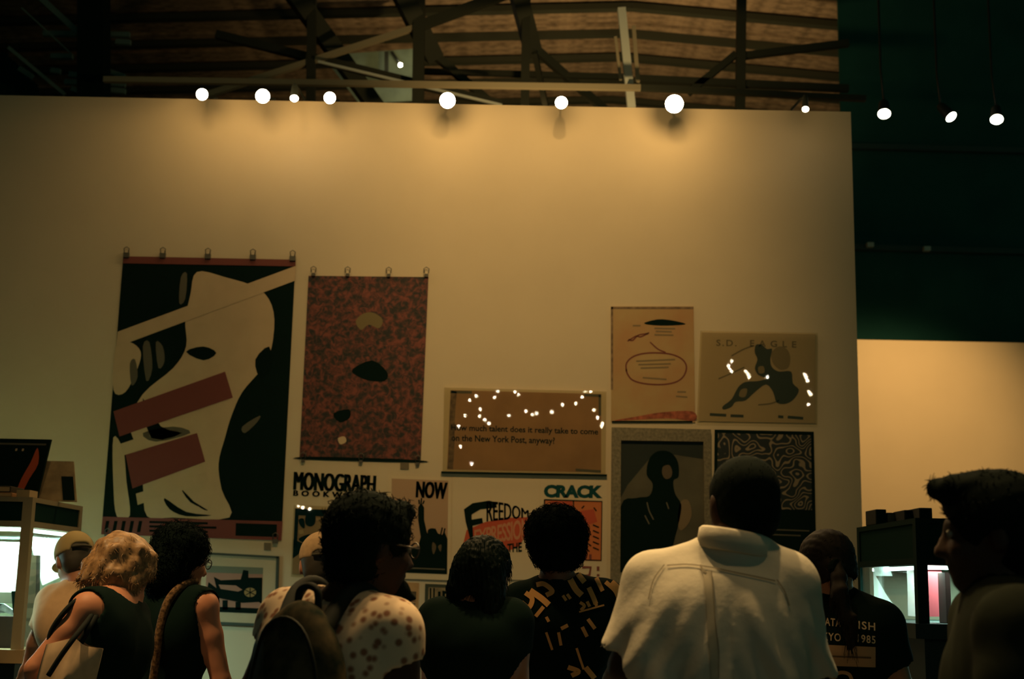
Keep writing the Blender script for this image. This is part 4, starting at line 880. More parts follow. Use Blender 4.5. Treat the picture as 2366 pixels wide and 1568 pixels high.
        if sleeve <= 0:   # sleeveless: open at the armholes
            for S_, E_ in ((s.SL, s.EL), (s.SR, s.ER)):
                out = N_(S_ - s.mid); F.cap(S_ + out * 0.02, S_ * 0.5 + E_ * 0.5 + out * 0.01, 0.062, 0.056, 0.01, 's')
        elif not longsleeve:
            for S_, E_, W_ in ((s.SL, s.EL, s.WL), (s.SR, s.ER, s.WR)):
                e = S_ + (E_ - S_) * sleeve; d = N_(E_ - S_); F.cap(e + d * 0.075, e + d * 0.18, 0.10, 0.10, 0.004, 's')
        nn = s.N + np.array([0, 0, 0.03])
        F.ell(nn, (neck + wide_neck, neck, 0.052), None, 0.006, 's')
        F.plane_cut((0, 0, s.hip[2] + hem), (0, 0, -1))
        s.shirt = field_obj(name, F, m, s.o); s.shirt_bvh = None
        return s.shirt
def bvh_of(o):
    me = o.data; off = Vector(WLOC[o.name]); return BVHTree.FromPolygons([v.co + off for v in me.vertices], [tuple(p.vertices) for p in me.polygons])
def hit(bvh, px, py):
    d = fwd + right * ((px - IMG_W / 2) / F_PX) + up * ((IMG_H / 2 - py) / F_PX)
    r = bvh.ray_cast(Vector(CAM), Vector(N_(d)))
    return r
def drape_poly(name, grid_uv_faces, bvh, m, parent, lift=0.003):
    """flat print laid on cloth: list of (points, faces) in photo coordinates dropped onto the surface"""
    vs, fs = [], []
    for pts, faces in grid_uv_faces:
        ok, idx = [], []
        for p in pts:
            r = hit(bvh, p[0], p[1])
            if r[0] is None: idx.append(-1); continue
            n = np.array(r[1]); n = n if np.dot(n, CAM - np.array(r[0])) > 0 else -n
            idx.append(len(vs)); vs.append(np.array(r[0]) + n * lift)
        for f in faces:
            g = [idx[i] for i in f]
            if min(g) >= 0:
                P = np.array([vs[i] for i in g])
                if (P.max(0) - P.min(0)).max() < 0.12: fs.append(tuple(g))
    if not fs: return None
    return mk(name, vs, fs, m, parent, smooth=True)
def strip_mesh(pts, w, k=6, taper=False):
    pts = smooth_line(pts, k) if len(pts) > 2 else np.array([np.asarray(pts[0]) * (1 - t) + np.asarray(pts[1]) * t for t in np.linspace(0, 1, 9)])
    L, R = stroke_poly(pts, w, taper); P = []
    for a, b in zip(L, R): P += [a, (a + b) / 2, b]
    fs = []
    for i in range(len(L) - 1):
        for j in range(2): q = 3 * i + j; fs.append((q, q + 1, q + 4, q + 3))
    return P, fs
def text_on(name, s, quad, bvh, m, parent, bold=0.0, space=1.0, lift=0.003):
    v, f = text_uv(s, bold, space); p = bil(quad, v[:, 0], v[:, 1]); return drape_poly(name, [(p, f)], bvh, m, parent, lift)
def curls(name, o, n, ln, r, m, parent, seed, curl=1.0, zmin=-9, out=0.6, down=0.0, grav=0.0):
    """short hair strands standing off a hair mesh, one object of uncountable strands"""
    rnd = random.Random(seed); me = o.data; off = WLOC[o.name]; vs, fs = [], []; polys = me.polygons; N = len(polys)
    for _ in range(n):
        p = polys[rnd.randrange(N)]; c = np.array(p.center) + off; nr = np.array(p.normal)
        if c[2] < zmin: continue
        t = N_(np.cross(nr, [rnd.uniform(-1, 1), rnd.uniform(-1, 1), rnd.uniform(-1, 1)])); pts = []
        l = ln * rnd.uniform(0.5, 1.2)
        for i in range(4):
            u = i / 3; a = u * curl * 3.0
            pts.append(c - nr * 0.004 + nr * out * l * u + t * l * 0.5 * math.sin(a) + np.cross(nr, t) * l * 0.4 * (1 - math.cos(a)) - np.array([0, 0, 1]) * l * (down * u + grav * u * u))
        a, b = tubev(pts, [r, r, r * 0.8, r * 0.4], 3, False); k = len(vs); vs += a; fs += [tuple(q + k for q in f) for f in b]
    h = mk(name, vs, fs, m, parent); h['kind'] = 'stuff'; return h
# ---------------------------------------------------------------- the visitors
SK_L = mat('skin_light', (0.56, 0.235, 0.13), 0.55, 0.35); SK_M = mat('skin_tan', (0.38, 0.17, 0.095), 0.55, 0.35); SK_D = mat('skin_dark', (0.045, 0.023, 0.015), 0.6, 0.25); SK_B = mat('skin_brown', (0.16, 0.075, 0.045), 0.5, 0.4)
HB = mat('hair_black', (0.004, 0.009, 0.0075), 0.5, 0.05); HBm = mat('hair_matte_black', (0.004, 0.009, 0.0075), 0.9, 0.06); HBr = mat('hair_dark_brown', (0.014, 0.010, 0.007), 0.7, 0.2)
HBl = mat('hair_blond', (0.40, 0.23, 0.10), 0.5, 0.4, scale=60, color2=(0.20, 0.11, 0.05)); HG = mat('hair_grey', (0.045, 0.038, 0.027), 0.6, 0.3)
C_black = mat('cloth_black', (0.005, 0.0135, 0.011), 0.95, 0.04); C_dark = mat('cloth_charcoal', (0.006, 0.015, 0.0125), 0.95, 0.04); C_denim = mat('trousers_denim', (0.025, 0.035, 0.045), 0.9, 0.15)
C_cream = mat('cloth_cream', (0.54, 0.36, 0.21), 0.9, 0.1, var=0.05, scale=30); C_white = mat('cloth_pale_shirt', (0.60, 0.56, 0.46), 0.9, 0.1, var=0.05, scale=11, bump=0.55)
C_cap = mat('cap_tan', (0.42, 0.32, 0.15), 0.9, 0.1); C_capb = mat('cap_stone', (0.46, 0.31, 0.17), 0.9, 0.1, var=0.1, scale=40)
C_olive = mat('cloth_olive', (0.016, 0.021, 0.015), 0.95, 0.05, var=0.1, scale=20)
def hbox(p, pad): return p.H - pad, p.H + pad
def cap_hair(p, m, t=0.012, name='hair', zc=-0.02, back=-0.11, extra=None, noise=0.0, nsc=120, h=0.006, pad=0.2, face_cut=0.06):
    F = Field(p.H - pad, p.H + pad, h); q = p.hs
    F.ell(p.L((0, -0.014, 0.035)), np.array((0.076 + t, 0.096 + t, 0.083 + t)) * q, p.R, 0.01); F.ell(p.L((0, -0.045, -0.02)), np.array((0.068 + t, 0.06 + t, 0.07 + t)) * q, p.R, 0.02)
    if extra: extra(F)
    if noise: w1 = wob(nsc, 1.3); F.disp(lambda x, y, z: noise * w1(x, y, z))
    # hairline: open over the face, end above the nape
    F.ell(p.L((0, 0.125, -0.045)), np.array((0.085, 0.088, 0.095)) * q, p.R, 0.01, 's')
    F.plane_cut(p.L((0, 0, back)), p.R @ np.array([0, -0.25, -1.0]))
    if zc is not None:
        for x in (-1, 1): F.ell(p.L((x * 0.085, 0.012, -0.035)), np.array((0.03, 0.035, 0.04)) * q, p.R, 0.005, 's')
    return field_obj(name, F, m, p.o)

def locks(F, p, n, r0, r1, end, puff, seed, k=0.012, amax=130, crown=(0, -0.01, 0.112), curl=0.012):
    rnd = random.Random(seed)
    for i in range(n):
        a = math.radians(-amax + 2 * amax * (i + rnd.uniform(-0.3, 0.3)) / (n - 1)); sa, ca = math.sin(a), math.cos(a); e = end + rnd.uniform(-0.02, 0.02); g = puff * rnd.uniform(0.94, 1.06)
        j = lambda: np.array([rnd.uniform(-curl, curl) for _ in range(3)])
        F.chain([p.L(crown), p.L(np.array((0.07 * sa, -0.012 - 0.085 * ca, 0.085)) + j()), p.L(np.array((0.090 * sa, -0.015 - 0.108 * ca, 0.03)) + j()), p.L(np.array((0.096 * sa * g, -0.02 - 0.10 * ca * g, (e + 0.03) * 0.5)) + j()), p.L(np.array((0.094 * sa * g, -0.02 - 0.092 * ca * g, e)))], [r0 * 0.6, r0, r0, r0 * 0.9, r1], k)
# --- tall man in the pale shirt
Y = 3.3
p = Person('tallest man in a pale button-up shirt seen from behind', W(1716, 1172, Y + 0.03), 1.0, rot(12, -6, -2), W(1697, 1265, Y), W(1515, 1352, Y + 0.05), W(1812, 1358, Y), W(1440, 1540, Y + 0.05), W(1865, 1590, Y + 0.08), W(1475, 1620, Y + 0.3), W(1800, 1650, Y + 0.33), SK_D)
p.build(); p.trousers(C_denim)
def ex(F):
    F.ell(W(1660, 1560, Y - 0.03), (0.21, 0.13, 0.25), None, 0.06)
    cx, zt = p.mid[0], p.mid[2]
    def folds(x, y, z):
        dn = np.clip((zt + 0.02 - z) / 0.22, 0, 1); u = (x - cx) * (1 - 0.25 * dn)
        return dn * 0.015 * np.sin(u * 50 + 1.2 * np.sin(z * 14) + 0.6) * (0.6 + 0.4 * np.sin(x * 23 + z * 9)) + 0.006 * dn * np.sin(u * 105 + z * 30 * np.sign(x - cx))
    F.disp(folds)
p.top(C_white, 0.020, 0.86, 0.075, 0.082, 0.005, 17, 0.7, 'shirt', extra=ex, h=0.007)
hr = cap_hair(p, HBm, 0.008, noise=0.001); curls('hair_stubble', hr, 1200, 0.010, 0.0012, HBm, p.o, 41, 0.4, out=0.5)
bv = bvh_of(p.shirt); M_seam = mat('shirt_seam', (0.25, 0.22, 0.16), 0.9, 0.1); M_shade = mat('shirt_pleat_shade', (0.46, 0.41, 0.31), 0.9, 0.1)  # pleat tone is the shirt cloth darkened, its shade put into the colour
drape_poly('yoke_seam', [strip_mesh([(1542, 1308), (1590, 1306), (1640, 1312), (1700, 1324), (1790, 1343)], 3.0)], bv, M_seam, p.shirt, 0.004)
drape_poly('box_pleat', [strip_mesh([(1634, 1322), (1640, 1400), (1646, 1480), (1650, 1566)], 18)], bv, M_shade, p.shirt, 0.005)
drape_poly('pleat_edge', [strip_mesh([(1644, 1322), (1650, 1400), (1656, 1480), (1661, 1566)], 2.5)], bv, M_seam, p.shirt, 0.006)
drape_poly('locker_loop', [strip_mesh([(1618, 1308), (1624, 1320), (1632, 1326)], 5)], bv, M_seam, p.shirt, 0.006)
drape_poly('sleeve_seam', [strip_mesh([(1536, 1306), (1512, 1340), (1500, 1385)], 2.5)], bv, M_seam, p.shirt, 0.004)
drape_poly('sleeve_seam', [strip_mesh([(1794, 1340), (1812, 1368), (1822, 1400)], 2.5)], bv, M_seam, p.shirt, 0.004)
# collar: a standing band that folds over
vs, fs = [], []; n = 40; nc = p.N + np.array([0.0, 0.0, 0.0]); sl = np.array([math.tan(math.radians(6)), 0])
for i in range(n):
    a = 2 * math.pi * i / n
    for (r, z) in ((0.080, -0.016), (0.090, -0.012), (0.082, 0.034), (0.075, 0.040), (0.069, 0.034), (0.067, -0.010)):
        x, y = math.cos(a) * r * 1.05, math.sin(a) * r
        vs.append(nc + np.array([x, y - 0.008, z - x * 0.16 - (0.025 if math.sin(a) > 0.6 else 0) * max(0, math.sin(a))]))
for i in range(n):
    for j in range(6): fs.append((i * 6 + j, ((i + 1) % n) * 6 + j, ((i + 1) % n) * 6 + (j + 1) % 6, i * 6 + (j + 1) % 6))
mk('collar', vs, fs, C_white, p.shirt, smooth=True)

# --- near man with backpack and floral shirt
Y = 3.4
p = Person('near dark-haired man in glasses with a backpack over a floral shirt', W(858, 1266, Y), 1.02, rot(-58, -4, 0), W(800, 1402, Y), W(664, 1432, Y + 0.12), W(905, 1462, Y - 0.12), W(588, 1590, Y + 0.12), W(945, 1640, Y - 0.1), W(660, 1700, Y + 0.3), W(1030, 1690, Y + 0.05), SK_D)
p.build(); p.trousers(C_dark)
m = bpy.data.materials.new('floral_cloth'); m.use_nodes = True; nt = m.node_tree; b = nt.nodes['Principled BSDF']; b.inputs['Roughness'].default_value = 0.9; b.inputs['Specular IOR Level'].default_value = 0.1
tc = nt.nodes.new('ShaderNodeTexCoord'); v1 = nt.nodes.new('ShaderNodeTexVoronoi'); v1.inputs['Scale'].default_value = 38; r1 = nt.nodes.new('ShaderNodeValToRGB')
r1.color_ramp.elements[0].position = 0.22; r1.color_ramp.elements[0].color = (0.28, 0.13, 0.08, 1); r1.color_ramp.elements[1].position = 0.46; r1.color_ramp.elements[1].color = (0.74, 0.58, 0.42, 1)
for l in ((tc.outputs['Object'], v1.inputs['Vector']), (v1.outputs['Distance'], r1.inputs['Fac']), (r1.outputs['Color'], b.inputs['Base Color'])): nt.links.new(*l)
p.top(m, 0.016, 0.42, 0.066, 0.080, 0.004, 22, 2.0)
def ex(F):
    L, q = p.L, p.hs
    F.ell(L((0, 0.07, 0.095)), (0.05, 0.035, 0.03), p.R, 0.02); F.ell(L((0, -0.03, 0.05)), (0.090, 0.100, 0.088), p.R, 0.02)
cap_hair(p, HBm, 0.015, noise=0.004, nsc=130, extra=ex)
hair_o = [c for c in p.o.children if c.name.startswith('hair')][0]
curls('hair_curls', hair_o, 900, 0.020, 0.0016, HBm, p.o, 3, 1.0)
F = Field(p.H - 0.25, p.H + 0.2, 0.006); F.ell(p.L((0, 0.075, -0.092)), (0.036, 0.036, 0.030), p.R, 0.01); F.cap(p.L((0, 0.09, -0.10)), p.L((0, 0.135, -0.112)), 0.024, 0.006, 0.015); F.disp(lambda x, y, z: 0.002 * wob(200, 1)(x, y, z))
field_obj('beard', F, HBm, p.o)
M_spec = mat('spectacle_frame', (0.05, 0.035, 0.02), 0.3, 0.6)
def glasses(p, m=M_spec, name='glasses'):
    v, f = [], []
    def add(pts, r):
        a, b = tubev(pts, r, 5); k = len(v); v.extend(a); f.extend([tuple(q + k for q in ff) for ff in b])
    for x in (-1, 1):
        add([p.L((x * 0.032 + 0.022 * math.cos(t), 0.104, 0.004 + 0.019 * math.sin(t))) for t in np.linspace(0, 2 * math.pi, 17)], 0.0022); add([p.L((x * 0.054, 0.103, 0.008)), p.L((x * 0.078, 0.07, 0.008)), p.L((x * 0.084, -0.005, 0.012))], 0.0022)
    add([p.L((-0.010, 0.106, 0.008)), p.L((0.010, 0.106, 0.008))], 0.002)
    return mk(name, v, f, m, p.o, smooth=True)
glasses(p)
# collar of the shirt, turned up at the photo's right
vs, fs = [], []
for i in range(26):
    a = math.pi * (1.05 + 1.35 * i / 25)
    for r, z in ((0.092, -0.03), (0.094, 0.022), (0.086, 0.024), (0.084, -0.03)): vs.append(p.N + np.array([math.cos(a) * r * 1.05, math.sin(a) * r, z - 0.02 + 0.02 * i / 25]))
for i in range(25):
    for j in range(4): fs.append((i * 4 + j, (i + 1) * 4 + j, (i + 1) * 4 + (j + 1) % 4, i * 4 + (j + 1) % 4))
fs += [(0, 1, 2, 3), (100, 103, 102, 101)]
mk('collar', vs, fs, m, p.shirt, smooth=True)
# backpack
T = p.T; bc = p.mid - p.ty * 0.175 - p.tz * 0.17 + p.tx * 0.06
bp = empty('backpack', bc - np.array([0, 0, 0.25])); tag(bp, 'dark camouflage backpack with a brown pocket on the floral-shirted man', 'backpack')
F = Field(bc - 0.42, bc + 0.42, 0.008); F.ell(bc, (0.14, 0.085, 0.235), T, 0.03); F.ell(bc - p.tz * 0.12, (0.15, 0.095, 0.18), T, 0.05); F.disp(lambda x, y, z: 0.004 * wob(28, 1)(x, y, z))
C_camo = mat('camo_cloth', (0.012, 0.020, 0.015), 0.9, 0.06, scale=18, color2=(0.09, 0.07, 0.04))
body = field_obj('bag_body', F, C_camo, bp); bvb = bvh_of(body)
def on_bag(x, z, lift=0.004):
    r_ = bvb.ray_cast(Vector(bc + T @ np.array([x, -0.6, z])), Vector(p.ty))
    return None if r_[0] is None else np.array(r_[0]) - p.ty * lift
tube('zipper', [q for q in (on_bag(0.115 * math.cos(t), 0.03 + 0.165 * math.sin(t)) for t in np.linspace(math.radians(-20), math.radians(200), 26)) if q is not None], 0.0045, mat('zipper_tape', (0.012, 0.016, 0.013), 0.6, 0.2), bp, 6)
tube('grab_handle', smooth_line([bc + T @ np.array(q) for q in ((-0.035, 0.02, 0.215), (-0.032, 0.02, 0.255), (0.0, 0.02, 0.268), (0.032, 0.02, 0.255), (0.035, 0.02, 0.215))], 4), 0.009, mat('strap_black', (0.010, 0.014, 0.012), 0.8, 0.2), bp, 8)
pc = bc - p.ty * 0.085 - p.tz * 0.13 - p.tx * 0.02
F = Field(pc - 0.25, pc + 0.25, 0.007); F.ell(pc, (0.085, 0.04, 0.13), T, 0.02); field_obj('bag_pocket', F, mat('pocket_brown', (0.050, 0.032, 0.018), 0.7, 0.3, var=0.1, scale=20), bp)
arc = [pc + T @ np.array([0.091 * math.cos(t), -0.012, 0.137 * math.sin(t)]) for t in np.linspace(math.radians(20), math.radians(190), 20)]
tube('pocket_piping', arc, 0.006, mat('piping_tan', (0.30, 0.20, 0.10)), bp)
for S_ in (p.SL, p.SR):
    inn = S_ * 0.46 + p.mid * 0.54; pts = smooth_line([bc + (inn - p.mid) * 0.8 + p.tz * 0.16, inn - p.ty * 0.06 + [0, 0, 0.078], inn + p.ty * 0.01 + [0, 0, 0.095], inn + p.ty * 0.10 + [0, 0, 0.02], inn + p.ty * 0.15 - p.tz * 0.12, inn + p.ty * 0.10 - p.tz * 0.30], 5)
    tube('shoulder_strap', pts, 0.021, mat('strap_black', (0.010, 0.014, 0.012), 0.8, 0.2), bp, 10)

# --- woman with long black hair
Y = 4.4
p = Person('woman in a black top with long straight black hair', W(1120, 1328, Y), 0.95, rot(-24, -10, 0), W(1090, 1402, Y), W(1012, 1436, Y), W(1182, 1440, Y - 0.06), W(1000, 1590, Y + 0.02), W(1196, 1590, Y - 0.04), W(1040, 1640, Y + 0.24), W(1180, 1640, Y + 0.3), SK_M, waist=0.9)
p.build(); p.trousers(C_dark)
p.top(C_black, 0.012, 0.5, 0.058, 0.074, 0.003, 24, 1.0, 'top', wide_neck=0.012)
F = Field(p.H - [0.25, 0.25, 0.5], p.H + [0.25, 0.25, 0.2], 0.006); L = p.L
F.ell(L((0, -0.016, 0.035)), (0.084, 0.104, 0.092), p.R, 0.02); F.ell(L((0, -0.05, -0.005)), (0.078, 0.066, 0.075), p.R, 0.03)
F.chain([L((-0.045, -0.06, 0.0)), L((-0.058, -0.06, -0.06)), L((-0.064, -0.035, -0.10)), L((-0.068, 0.01, -0.15))], [0.042, 0.036, 0.030, 0.012], 0.03)
F.chain([L((0.045, -0.055, 0.0)), L((0.055, -0.06, -0.07)), L((0.062, -0.055, -0.13)), L((0.070, -0.04, -0.20)), L((0.075, -0.03, -0.28))], [0.044, 0.040, 0.036, 0.028, 0.010], 0.03)
F.ell(L((0, 0.13, -0.05)), (0.07, 0.085, 0.10), p.R, 0.01, 's'); hc = p.H.copy()
F.disp(lambda x, y, z: 0.0035 * np.sin(38 * np.arctan2(x - hc[0], y - hc[1] + 0.02) + 4 * np.sin(z * 22)) + 0.0018 * np.sin(83 * np.arctan2(x - hc[0], y - hc[1] + 0.02) + 3 * np.sin(z * 31)))
hr = field_obj('hair', F, HB, p.o, 0); curls('hair_strands', hr, 2200, 0.05, 0.0011, HB, p.o, 12, 0.2, out=0.08, grav=0.6)

# --- man with afro and lettered shirt
Y = 5.1
p = Person('man with a round afro in a black shirt printed with orange lettering', W(1284, 1260, Y), 0.98, rot(10, -4, 0), W(1288, 1350, Y), W(1203, 1398, Y), W(1398, 1388, Y + 0.02), W(1186, 1530, Y + 0.05), W(1432, 1520, Y + 0.1), W(1230, 1600, Y + 0.25), W(1390, 1600, Y + 0.28), SK_B)
p.build(); p.trousers(C_dark)
p.top(C_black, 0.018, 0.72, 0.068, 0.072, 0.004, 22, 3.0)
F = Field(p.H - 0.24, p.H + 0.24, 0.006); F.ell(p.L((0, -0.012, 0.045)), (0.116, 0.118, 0.108), p.R, 0.02); F.ell(p.L((0, -0.035, -0.03)), (0.10, 0.085, 0.075), p.R, 0.03)
w1, w2 = wob(110, 0.4), wob(210, 1.4); F.disp(lambda x, y, z: 0.004 * w1(x, y, z) + 0.003 * w2(x, y, z)); F.ell(p.L((0, 0.145, -0.04)), (0.075, 0.085, 0.09), p.R, 0.01, 's')
hr = field_obj('hair', F, HBm, p.o); curls('hair_curls', hr, 3000, 0.022, 0.0013, HBm, p.o, 5, 1.6)
bv = bvh_of(p.shirt); I_or = mat('shirt_print_orange', (0.78, 0.40, 0.14), 0.9, 0.1)
marks = [([(1184, 1396), (1192, 1420), (1208, 1448)], 11, 1), ([(1205, 1392), (1222, 1404), (1230, 1384), (1214, 1370)], 8, 0), ([(1225, 1365), (1250, 1382), (1268, 1398)], 10, 0), ([(1240, 1352), (1258, 1350), (1276, 1366), (1262, 1376)], 8, 0),
         ([(1238, 1424), (1256, 1402)], 6, 0), ([(1314, 1334), (1330, 1362), (1344, 1376)], 10, 0), ([(1335, 1328), (1350, 1346)], 9, 0), ([(1360, 1358), (1370, 1380), (1376, 1396)], 8, 0), ([(1375, 1332), (1392, 1366)], 7, 0), ([(1402, 1342), (1424, 1362), (1434, 1384)], 14, 0), ([(1300, 1376), (1308, 1388)], 5, 0), ([(1310, 1373), (1318, 1384)], 5, 0),
         ([(1340, 1392), (1350, 1400), (1342, 1410)], 5, 0), ([(1356, 1390), (1362, 1402)], 5, 0), ([(1370, 1386), (1378, 1400)], 5, 0), ([(1296, 1452), (1312, 1444)], 6, 0), ([(1358, 1430), (1374, 1452)], 6, 0), ([(1345, 1448), (1356, 1470)], 6, 0), ([(1290, 1460), (1296, 1490)], 5, 0), ([(1262, 1425), (1268, 1436)], 5, 0),
         ([(1198, 1478), (1200, 1520), (1198, 1540)], 8, 0), ([(1176, 1432), (1182, 1460), (1180, 1480)], 7, 0), ([(1180, 1490), (1190, 1500), (1180, 1512)], 5, 0), ([(1184, 1530), (1198, 1540)], 6, 0), ([(1312, 1540), (1336, 1550), (1320, 1560)], 8, 0), ([(1352, 1540), (1372, 1566)], 9, 0), ([(1262, 1460), (1276, 1500)], 4, 0), ([(1332, 1496), (1348, 1545)], 4, 0)]
for pts, w, tp in marks: drape_poly('shirt_stroke', [strip_mesh(pts, w * 1.4, 6, bool(tp))], bv, I_or, p.shirt, 0.004)
drape_poly('shirt_stroke', [strip_mesh([(1338, 1414), (1395, 1398)], 4)], bv, I_or, p.shirt, 0.004)

# --- woman with ponytail and lettered tee
Y = 4.5
p = Person('woman with a ponytail in a black printed tee near the right case', W(1908, 1310, Y), 0.97, rot(28, -8, 3), W(1912, 1374, Y), W(1858, 1404, Y + 0.12), W(2036, 1446, Y - 0.10), W(1850, 1580, Y + 0.15), W(2082, 1585, Y - 0.06), W(1880, 1640, Y + 0.35), W(2060, 1660, Y + 0.12), SK_M, waist=0.95)
p.build(); p.trousers(C_dark)
p.top(C_black, 0.014, 0.66, 0.064, 0.072, 0.0035, 22, 4.0, 'tee')
def ex(F):
    L = p.L
    F.ell(L((-0.045, -0.095, -0.015)), (0.024, 0.024, 0.024), p.R, 0.02)
    Ri = p.R.T; hx_ = p.L((-0.045, -0.095, -0.015))
    def gr(x, y, z):
        a, b, c_ = x - hx_[0], y - hx_[1], z - hx_[2]; lx = Ri[0, 0] * a + Ri[0, 1] * b + Ri[0, 2] * c_; lz = Ri[2, 0] * a + Ri[2, 1] * b + Ri[2, 2] * c_
        return 0.0018 * np.sin(34 * np.arctan2(lx, lz)) + 0.001 * np.sin(71 * np.arctan2(lx, lz))
    F.disp(gr)
hr = cap_hair(p, HBr, 0.010, extra=ex, noise=0.0012, nsc=180, back=-0.07)
curls('hair_strands', hr, 900, 0.035, 0.0012, HBr, p.o, 21, 0.3, out=0.12, grav=0.15)
F = Field(p.H - [0.25, 0.35, 0.55], p.H + [0.35, 0.25, 0.2], 0.007); b0 = p.L((-0.045, -0.105, -0.018)); 
F.chain([b0, b0 + [0.0, -0.022, -0.03], W(1940, 1372, Y - 0.155), W(1958, 1430, Y - 0.165), W(1966, 1480, Y - 0.165)], [0.020, 0.022, 0.020, 0.015, 0.006], 0.02)
rnd = random.Random(5)
for i in range(12):
    j = lambda s_: np.array([rnd.uniform(-s_, s_), rnd.uniform(-s_, s_), rnd.uniform(-s_, s_)])
    F.chain([b0, b0 + [0.0, -0.022, -0.03] + j(0.008), W(1940, 1372, Y - 0.155) + j(0.018), W(1958, 1430, Y - 0.165) + j(0.018), W(1966, 1480 + rnd.uniform(-20, 25), Y - 0.165) + j(0.013)], [0.012, 0.012, 0.012, 0.010, 0.003], 0.006)
w1 = wob(130, 0.2); F.disp(lambda x, y, z: 0.0025 * w1(x, y, z * 0.15))
hr = field_obj('ponytail', F, HBr, p.o, 1); curls('ponytail_strands', hr, 500, 0.05, 0.0011, HBr, p.o, 31, 0.25, out=0.10, grav=0.9)
lathe('hair_tie', [(-0.012, 0.028), (-0.006, 0.032), (0.006, 0.032), (0.012, 0.028)], b0, p.R @ np.array([0, -1, 0.1]), HBm, p.o, 14)
bv = bvh_of(p.shirt); I_lt = mat('tee_print_tan', (0.62, 0.48, 0.30), 0.9, 0.1); I_pan = mat('tee_panel_tan', (0.42, 0.27, 0.15), 0.9, 0.1)
for s_, q_ in (('ANATA', [(1880, 1424), (1944, 1431), (1944, 1449), (1880, 1442)]), ('ISH', [(1984, 1435), (2022, 1439), (2022, 1457), (1984, 1453)]), ('TOKYO', [(1872, 1458), (1944, 1464), (1944, 1482), (1872, 1476)]), ('1985', [(1982, 1465), (2022, 1469), (2022, 1487), (1982, 1483)])):
    text_on('lettering', s_, q_, bv, I_lt, p.shirt, 0.015, 1.15, 0.004)
pn = [(u, v) for v in np.linspace(0, 1, 7) for u in np.linspace(0, 1, 13)]; P_ = bil([(1880, 1488), (2022, 1494), (2022, 1540), (1884, 1536)], [a for a, _ in pn], [1 - b for _, b in pn]); Fc = [(r * 13 + c, r * 13 + c + 1, r * 13 + c + 14, r * 13 + c + 13) for r in range(6) for c in range(12)]
drape_poly('print_panel', [(P_, Fc)], bv, I_pan, p.shirt, 0.004)
drape_poly('panel_line', [strip_mesh([(1890, 1514), (2012, 1518)], 4)], bv, mat('ink_umber2', (0.12, 0.075, 0.04)), p.shirt, 0.006)
drape_poly('print_ring', [strip_mesh([(1928, 1575), (1930, 1560), (1944, 1552), (1962, 1556), (1970, 1572)], 8)], bv, I_pan, p.shirt, 0.004)

# --- dark man passing at right
Y = 2.9
p = Person('dark-haired man in an olive jacket passing at the right edge', W(2296, 1236, Y), 1.05, rot(72, -2, 0), W(2322, 1372, Y), W(2362, 1462, Y - 0.17), W(2290, 1440, Y + 0.17), W(2345, 1700, Y - 0.22), W(2250, 1690, Y + 0.22), W(2290, 1800, Y - 0.18), W(2200, 1790, Y + 0.16), SK_D)
p.build(); p.trousers(C_dark)
p.top(C_olive, 0.024, 1, 0.076, 0.080, 0.005, 18, 5.0, 'jacket', longsleeve=True)
def ex(F):
    L = p.L; F.ell(L((0, 0.045, 0.098)), (0.062, 0.055, 0.030), p.R, 0.03); F.chain([L((-0.02, 0.08, 0.095)), L((0.0, 0.105, 0.098)), L((0.01, 0.114, 0.090))], [0.028, 0.018, 0.009], 0.02)
hr = cap_hair(p, HBm, 0.016, extra=ex, noise=0.002, nsc=100); curls('hair_strands', hr, 900, 0.03, 0.0013, HBm, p.o, 22, 0.5, out=0.25, grav=0.0)

# --- woman with dark curly hair and patterned strap
Y = 5.4
p = Person('woman with dark curly hair and glasses in a black tank top', W(420, 1294, Y), 1.0, rot(-48, -10, 0), W(402, 1366, Y), W(336, 1396, Y + 0.10), W(470, 1402, Y - 0.10), W(302, 1560, Y + 0.12), W(510, 1570, Y - 0.08), W(360, 1640, Y + 0.3), W(560, 1660, Y + 0.12), SK_L, waist=0.92)
p.build(); p.trousers(C_dark)
p.top(C_black, 0.012, 0, 0, 0.070, 0.003, 24, 6.0, 'tank_top', wide_neck=0.0)
F = Field(p.H - 0.26, p.H + 0.24, 0.006); L = p.L
F.ell(L((0, -0.02, 0.045)), (0.105, 0.112, 0.10), p.R, 0.02); F.ell(L((0, -0.05, -0.04)), (0.10, 0.085, 0.09), p.R, 0.03); F.ell(L((-0.02, -0.05, -0.10)), (0.075, 0.06, 0.06), p.R, 0.03)
w1, w2 = wob(75, 0.4), wob(150, 1.4); F.disp(lambda x, y, z: 0.006 * w1(x, y, z) + 0.003 * w2(x, y, z)); F.ell(L((0.0, 0.135, -0.045)), (0.078, 0.085, 0.095), p.R, 0.01, 's')
hr = field_obj('hair', F, HBm, p.o); curls('hair_curls', hr, 1500, 0.028, 0.0016, HBm, p.o, 7, 1.6)
glasses(p)
bv = bvh_of(p.shirt)
bag = tag(tube('bag_strap', smooth_line([p.mid + p.T @ np.array(q) for q in ((0.10, 0.02, 0.095), (0.10, -0.05, 0.080), (0.10, -0.115, 0.02), (0.095, -0.142, -0.08), (0.085, -0.142, -0.18), (0.06, -0.135, -0.30), (0.01, -0.13, -0.42), (-0.08, -0.11, -0.5))], 5), 0.016, mat('woven_strap', (0.24, 0.14, 0.065), 0.9, 0.1, scale=90, color2=(0.05, 0.03, 0.018)), None, 8), 'brown patterned bag strap down the back of the black tank top', 'strap')

